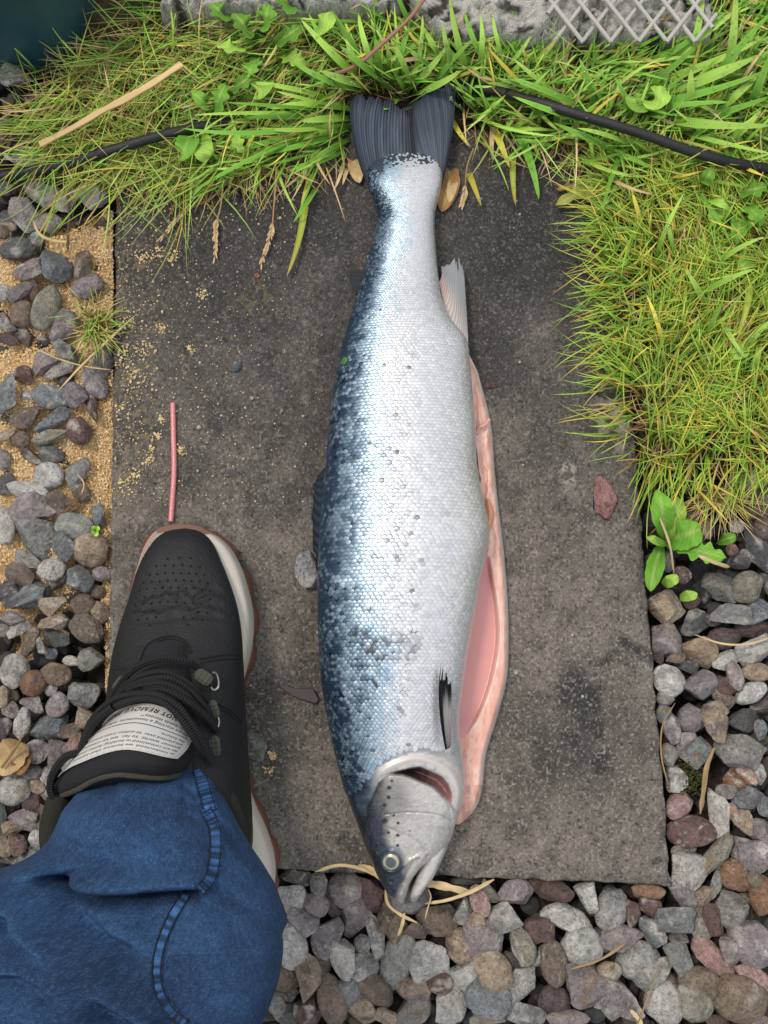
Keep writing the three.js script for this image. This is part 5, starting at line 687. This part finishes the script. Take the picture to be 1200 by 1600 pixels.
// small tuft and clover in the sawdust
{ const B = newB(), r = rng(51); for (let i = 0; i < 130; i++) { const x = 148 + (r() - .5) * 34, y = 505 + (r() - .5) * 44, a = r() * 6.28, L = 18 + 42 * r(), [c0, c1] = gcol(r() < .6 ? 'O' : r() < .5 ? 'G' : 'D', r); blade(B, G(x, y, -.02), G(x + Math.cos(a) * L * .4, y + Math.sin(a) * L * .4, .02), G(x + Math.cos(a) * L, y + Math.sin(a) * L, .006), (1.6 + 1.8 * r()) * MPP, c0, c1, { seg: 6 }); } top(new THREE.Mesh(geoB(B), M_GR), 'grass_tuft', 'small grass tuft growing at the slab edge in sawdust', 'grass'); }
{ const gr = new THREE.Group(); gr.position.copy(G(150, 829, -.004)); [[150, 829, 145, 822], [150, 829, 156, 824], [150, 830, 152, 838], [149, 830, 144, 833]].forEach(([a, b, c, d], i) => { const B = newB(), r = rng(60 + i), [c0, c1] = gcol('L', r), p0 = G(a, b, -.004), p2 = G(c, d, 0), p1 = p0.clone().lerp(p2, .5); p1.y += .002; for (const p of [p0, p1, p2]) p.sub(gr.position); blade(B, p0, p1, p2, 8 * MPP, c0, c1, { seg: 10, prof: ROUND, fold: .2 }); part('leaf', geoB(B), M_GR, gr); }); top(gr, 'clover', 'tiny bright green clover among the stones', 'plant'); }
{ const B = newB(), r = rng(52); for (let i = 0; i < 90; i++) { const x = 1125 + (r() - .5) * 40, y = 775 + (r() - .5) * 30, a = 1.6 + (r() - .5) * 3.4, L = 25 + 65 * r(), [c0, c1] = gcol(r() < .6 ? 'D' : 'Y', r); blade(B, G(x, y, -.012), G(x + Math.cos(a) * L * .5, y + Math.sin(a) * L * .5, .016 * r()), G(x + Math.cos(a) * L, y + Math.sin(a) * L, .002), (1.2 + 1.6 * r()) * MPP, c0, c1, { seg: 6 }); } top(new THREE.Mesh(geoB(B), M_DRY), 'dry_tuft', 'dry straw tuft spilling over stones below the fine grass', 'grass'); }
// moss between stones
{ const g = new THREE.IcosahedronGeometry(1, 0), r = rng(53), im = new THREE.InstancedMesh(g, std({ roughness: 1 }), 500), o = new THREE.Object3D(); for (let i = 0; i < 500; i++) { const p = G(1078 + (r() + r() - 1) * 26, 1212 + (r() + r() - 1) * 34, -.014); o.position.copy(p); o.position.y = -.02 + r() * .01; o.scale.set(.0006, .0016, .0006).multiplyScalar(.6 + r()); o.rotation.set(r() - .5, r() * 6, r() - .5); o.updateMatrix(); im.setMatrixAt(i, o.matrix); im.setColorAt(i, new THREE.Color(...mixC(lin('#2e3013'), lin('#5d6224'), r()))); } stuff(im, 'moss', 'dark green moss in the gap between stones', 'moss'); }
// ---------------------------------------------------------------- cable, wood, cord, straws, leaves
top(new THREE.Mesh(tube([[-70, 288, .004], [0, 275, .006], [80, 262, .012], [170, 236, .027], [280, 205, .028], [400, 186, .006], [520, 186, -.006], [640, 172, -.006], [700, 142, .008], [760, 140, .018], [830, 157, .034], [900, 178, .042], [1000, 208, .044], [1100, 243, .04], [1200, 264, .024], [1290, 278, .02]].map(q => G(...q)), .0044, 120, 14), std({ color: '#1d1e20', roughness: .5, bumpMap: T_GRAIN, bumpScale: .0003 })), 'black_cable', 'black rubber cable running through the grass', 'cable');
function strip(pts, w, th, col, name, label, cat, group, seed = 1, rag = .15) {
  const cv = new THREE.CatmullRomCurve3(pts.map(q => G(...q))), n = 46, R = [], r = rng(seed), k = lin(col);
  for (let i = 0; i <= n; i++) { const t = i / n, o = cv.getPoint(t), tg = cv.getTangent(t), s = V(0, 1, 0).cross(tg).normalize(), e = w * MPP * .5 * (1 - rag * vn(t * 9, seed)) * (rag > .3 ? Math.min(1, .25 + 6 * t * (1 - t)) : 1), u = th * .5; R.push([[-1, -.6], [-.9, .8], [-.3, 1], [.3, .85], [.9, .8], [1, -.6], [0, -1]].map(([a, b]) => o.clone().addScaledVector(s, a * e).add(V(0, b * u, 0)))); }
  const m = new THREE.Mesh(grid(R, { close: true, cap: true, col: (p, i, j) => { const f = .72 + .5 * vn(j * 1.7 + seed, i / 14, 2) * (.7 + .6 * vn(i / 3, j, 5)); return k.map(v => v * f); } }), std({ vertexColors: true, roughness: .8 })); return top(m, name, label, cat, group);
}
strip([[62, 226, .026], [110, 202, .036], [155, 176, .042], [205, 150, .045], [245, 126, .044], [284, 100, .04]], 12.5, .0026, '#d6b784', 'wooden_strip', 'flat pale wooden strip lying across the wispy grass', 'wood strip', null, 3, .28);
top(new THREE.Mesh(tube([[672, -14, .06], [640, 28, .06], [600, 66, .055], [560, 100, .045], [520, 118, .03]].map(q => G(...q)), .0018, 40, 8), std({ color: '#9a6f5c', roughness: .6 })), 'plant_stem', 'thin reddish brown stem leaning through the grass', 'stem');
top(new THREE.Mesh(tube([[270, 630, .0024], [271, 680, .0024], [272, 735, .0024], [269, 785, .0024], [267, 815, .0024]].map(q => G(...q)), .0022, 90, 18), phy({ color: '#d68486', roughness: .45, clearcoat: .2 })), 'pink_cord', 'short straight pink rubber cord lying before the boot toe', 'cord');
const SG = 'dry straws around the slab';
for (const [L, w, lb] of [[[[492, 1362, .003], [530, 1352, .008], [566, 1358, .006], [594, 1372, .001]], 6, 'thin curved straw sticking out beneath the fish eye'], [[[560, 1352, .002], [584, 1362, .003], [606, 1378, .002]], 12, 'broad pale straw under the fish snout at the slab edge'], [[[655, 1378, -.002], [690, 1384, .002], [740, 1396, -.002]], 13, 'broad pale straw poking out beyond the lower jaw'], [[[664, 1412, -.005], [700, 1406, -.001], [738, 1392, .002], [772, 1374, .001]], 7, 'bent forked straw over stones beside the lower jaw'], [[[602, 1388, -.004], [606, 1412, -.001], [624, 1428, -.001], [652, 1442, -.002]], 6, 'curled straw dangling over stones under the snout'], [[[668, 1388, 0], [673, 1400, .001], [668, 1420, -.002], [664, 1436, -.003]], 3, 'thread thin straw under the lower jaw'], [[[632, 1426, -.001], [628, 1446, -.001], [622, 1462, -.003]], 6, 'short upright straw scrap between pale stones'], [[[1055, 1098, .004], [1036, 1131, .002], [1033, 1178, .002], [1044, 1228, -.004]], 3, 'thin brown straw following the slab edge'], [[[1116, 1168, 0], [1104, 1200, .004], [1100, 1230, 0], [1094, 1272, -.004]], 9, 'thick brown dry root beside the moss'], [[[1086, 992, .006], [1130, 1006, .006], [1170, 1006, .006], [1210, 994, .006]], 3.5, 'long yellow straw over the stones below the leafy weed'], [[[980, 1472, .004], [940, 1498, .006], [890, 1515, .002]], 5, 'forked brown straw resting on a white stone'], [[[1028, 802, .022], [1046, 850, .026], [1053, 896, .006]], 4, 'pale dead stalk crossing the leafy weed'], [[[1090, 868, .024], [1120, 880, .02], [1140, 886, .008]], 8, 'tan dead leaf strip on the leafy weed'], [[[210, 494, .006], [160, 540, .006], [125, 574, .006], [92, 610, .004]], 4.5, 'long pale straw leaning from the grass tuft'], [[[50, 542, .004], [90, 560, .004], [130, 572, .004], [172, 578, .003]], 3, 'thin straw lying across sawdust below the tuft'], [[[52, 345, .008], [62, 366, .006], [84, 376, .004], [118, 378, .002]], 6, 'curved pale straw under an olive stone'], [[[105, 298, .01], [108, 330, .008], [106, 372, .006], [106, 394, 0]], 6, 'dark twig standing in sawdust beside the slab corner'], [[[166, 300, .008], [150, 325, .006], [132, 350, .003]], 3, 'thin white straw near the slab corner'], [[[1034, 1500, .004], [1000, 1590, .004], [990, 1610, .004]], 3, 'brown straw among large mauve stones'], [[[120, 740, .004], [131, 755, .002], [128, 772, .001]], 2.5, 'small pale fibre on sawdust'], [[[985, 1578, .003], [996, 1590, .004], [1004, 1602, .003]], 8, 'short orange tan leaf scrap on a mauve stone']])
  strip(L, w, .0012, lb.includes('twig') ? '#5d4a3c' : lb.includes('brown') ? '#98805c' : '#cbb488', lb.includes('twig') ? 'twig' : 'dry_straw', lb, lb.includes('twig') ? 'twig' : 'straw', SG, lb.length * 3, .35);
// dry grass stalks with seed heads drooping on the slab
for (const [L, lb] of [[[[350, 268, .02], [345, 320, .012], [338, 352, .006], [336, 400, .003]], 'dry seed head hanging on the dark slab end'], [[[432, 262, .02], [428, 320, .012], [424, 360, .006], [408, 414, .003]], 'brown withered stalk beside the seed head'], [[[366, 272, .02], [330, 310, .01], [290, 330, .005], [250, 375, .003]], 'branched pale stalk reaching toward the slab corner'], [[[740, 232, .012], [730, 260, .01], [726, 300, .005], [722, 318, .002]], 'thin tan stalk beside the brown dead leaf']]) {
  const gr = new THREE.Group(); const pp = L.map(q => G(...q)), c = new THREE.CatmullRomCurve3(pp); gr.position.set(pp[3].x, 0, pp[3].z); const M = std({ color: '#a88a5c', roughness: .9 }); part('stalk', tube(pp.map(p => p.clone().sub(gr.position)), .0007, 30, 5, t => 1.3 - t * .7), M, gr);
  const B = newB(), r = rng(lb.length); for (let i = 0; i < 34; i++) { const t = .55 + .45 * r(), o = c.getPoint(t), tg = c.getTangent(t), s = V(tg.z, .2, -tg.x).multiplyScalar(r() < .5 ? 1 : -1), e = o.clone().addScaledVector(tg, .004 + .004 * r()).addScaledVector(s, .0012 + .003 * r() * (1.3 - t)); e.y = Math.max(e.y, .0012); o.sub(gr.position); e.sub(gr.position); const [c0, c1] = gcol('D', r); blade(B, o, o.clone().lerp(e, .5).add(V(0, .0005, 0)), e, .0013, c0, c1, { seg: 4, prof: ROUND }); } part('seed_head', geoB(B), M_DRY, gr); top(gr, 'grass_stalk', lb, 'stalk', 'dry stalks drooping on the slab');
}
weed('dead_leaf', 'crumpled reddish brown dead leaf under the tail base', 'leaf', [[704, 240, 690, 332, 44, LEAFP, 'B', .004], [712, 262, 702, 318, 20, LEAFP, 'D', .006]], 47);
weed('dead_leaf', 'tan dead leaf tucked under the dark tail edge', 'leaf', [[548, 240, 562, 286, 28, LEAFP, 'D', .006]], 48);
weed('dead_leaf', 'broken tan dead leaf with stem lying on stones', 'leaf', [[34, 1160, -4, 1206, 50, ROUND, 'D', .008], [40, 1172, 26, 1210, 26, ROUND, 'B', .008]], 49);
strip([[34, 1152, .014], [22, 1172, .014], [2, 1200, .012]], 4, .0015, '#8a6a48', 'twig', 'brown stem lying across the broken tan leaf', 'twig', null, 8, .1);
strip([[22, 152, -.006], [14, 180, -.004], [2, 232, -.008]], 20, .012, '#5e4f43', 'wood_piece', 'weathered dark wood piece among stones near the planter', 'wood', null, 9, .3);
strip([[30, 160, -.002], [24, 200, 0], [12, 240, -.004]], 9, .008, '#6b5a4d', 'wood_piece', 'thin weathered wood splinter beside the dark wood piece', 'wood', null, 10, .3);
{ // broken brown plastic clip
  const s = new THREE.Shape([[-30, -13], [-8, -6], [22, -4], [30, 10], [26, 16], [2, 9], [-10, 4], [-28, -8]].map(([x, y]) => new THREE.Vector2(x * MPP, -y * MPP))); const g = new THREE.ExtrudeGeometry(s, { depth: .0025, bevelEnabled: true, bevelSize: .0006, bevelThickness: .0006, bevelSegments: 2 }).rotateX(-Math.PI / 2), m = new THREE.Mesh(g, phy({ color: '#2e1d18', roughness: .25, clearcoat: .4 })); m.position.copy(G(467, 1082, 0)); m.position.y = .0008; top(m, 'plastic_clip', 'broken glossy dark brown plastic clip between boot and fish', 'plastic piece');
  const rib = new THREE.Mesh(new THREE.BoxGeometry(.012, .0012, .0012), m.material); rib.name = 'rib'; rib.position.set(.004, .0038, .0035); rib.rotation.y = -.25; m.add(rib);
}
// ---------------------------------------------------------------- planter and stone block with netting
{
  const gr = new THREE.Group(), c0 = G(14, -8, GY); gr.position.copy(c0); const R = [], rad = .055, hx = .088, hz = .09, prof = [[-.02, 0], [.0, .002], [.004, .01], [.006, .03], [.008, .07], [.012, .12], [.014, .15], [.022, .152], [.022, .165], [.010, .166], [.004, .15], [-.01, .03]];
  for (const [o, h] of prof) { const r = []; for (let k = 0; k < 96; k++) { const a = k / 96 * 6.2832, cx = Math.cos(a), cz = Math.sin(a), q = 1 / Math.pow(Math.pow(Math.abs(cx), 4.5) + Math.pow(Math.abs(cz), 4.5), 1 / 4.5); r.push(V(cx * q * (hx + o), h, cz * q * (hz + o))); } R.push(r); }
  const pm = phy({ color: '#2c5762', roughness: .32, clearcoat: .3, clearcoatRoughness: .4 }); part('tub', grid(R.slice(0, 8), { close: true }), pm, gr); part('rim', grid(R.slice(7), { close: true }), pm, gr);
  part('potting_soil', new THREE.BoxGeometry(.14, .01, .14).translate(0, .12, 0), std({ color: '#2c231b', roughness: 1, bumpMap: T_GRAIN, bumpScale: .004 }), gr); top(gr, 'planter', 'dark teal glossy plastic planter beside the wispy grass', 'planter');
}
{
  const R = []; for (let j = 0; j <= 60; j++) { const r = []; for (let i = 0; i <= 170; i++) { const x = 240 + i / 170 * 880, y = -130 + j / 60 * (148 + 50 * sst(640, 700, x)), e = Math.min(i / 170 * 880, 880 - i / 170 * 880, (60 - j) / 60 * 196), n = fbm(x / 34, y / 34, 3, 4), pit = sst(.42, .3, fbm(x / 16, y / 16, 9, 3)); const p = G(x, y, .03); p.y = .036 + .016 * (n - .5) - .011 * pit - .05 * sst(12, 0, e); r.push(p); } R.push(r); }
  const w = lin('#cfccc6'), d = lin('#3a3734'), m = new THREE.Mesh(grid(R, { col: p => { const f = fbm(p.x * 110, p.z * 110, 5, 4), f2 = fbm(p.x * 420, p.z * 420, 2, 2); let c = mixC(w, d, sst(.56, .66, f)); c = mixC(c, lin('#6d675c'), sst(.55, .75, f2) * .5); return c; }, uv: p => [p.x * 9, p.z * 9] }), std({ vertexColors: true, roughness: .95, bumpMap: T_GRAIN, bumpScale: .005 }));
  top(m, 'stone_block', 'pale lichen blotched stone block behind the grass', 'stone block');
  const gr = new THREE.Group(); gr.position.copy(G(960, 20, .04)); const M = std({ color: '#c4c1ba', roughness: .7, bumpMap: T_GRAIN, bumpScale: .0006 });
  for (let k = -2; k < 12; k++) for (const s of [-1, 1]) { const x0 = 800 + k * 44, L = []; for (let t = 0; t <= 8; t++) { const y = -110 + t * 22, x = x0 + s * (y + 20) * .78; if (x < 845 || x > 1120) continue; L.push(G(x, y, .047 + .003 * Math.sin(t + k) + .0012 * s).sub(gr.position)); } if (L.length > 2) { const g = tube(L, .0019, 24, 8); part('strand', g, M, gr); } }
  top(gr, 'netting', 'pale diamond netting stretched over the stone block', 'netting');
}
scene.traverse(o => { if (o.isMesh) { o.castShadow = true; o.receiveShadow = true; } });
renderer.render(scene, camera);
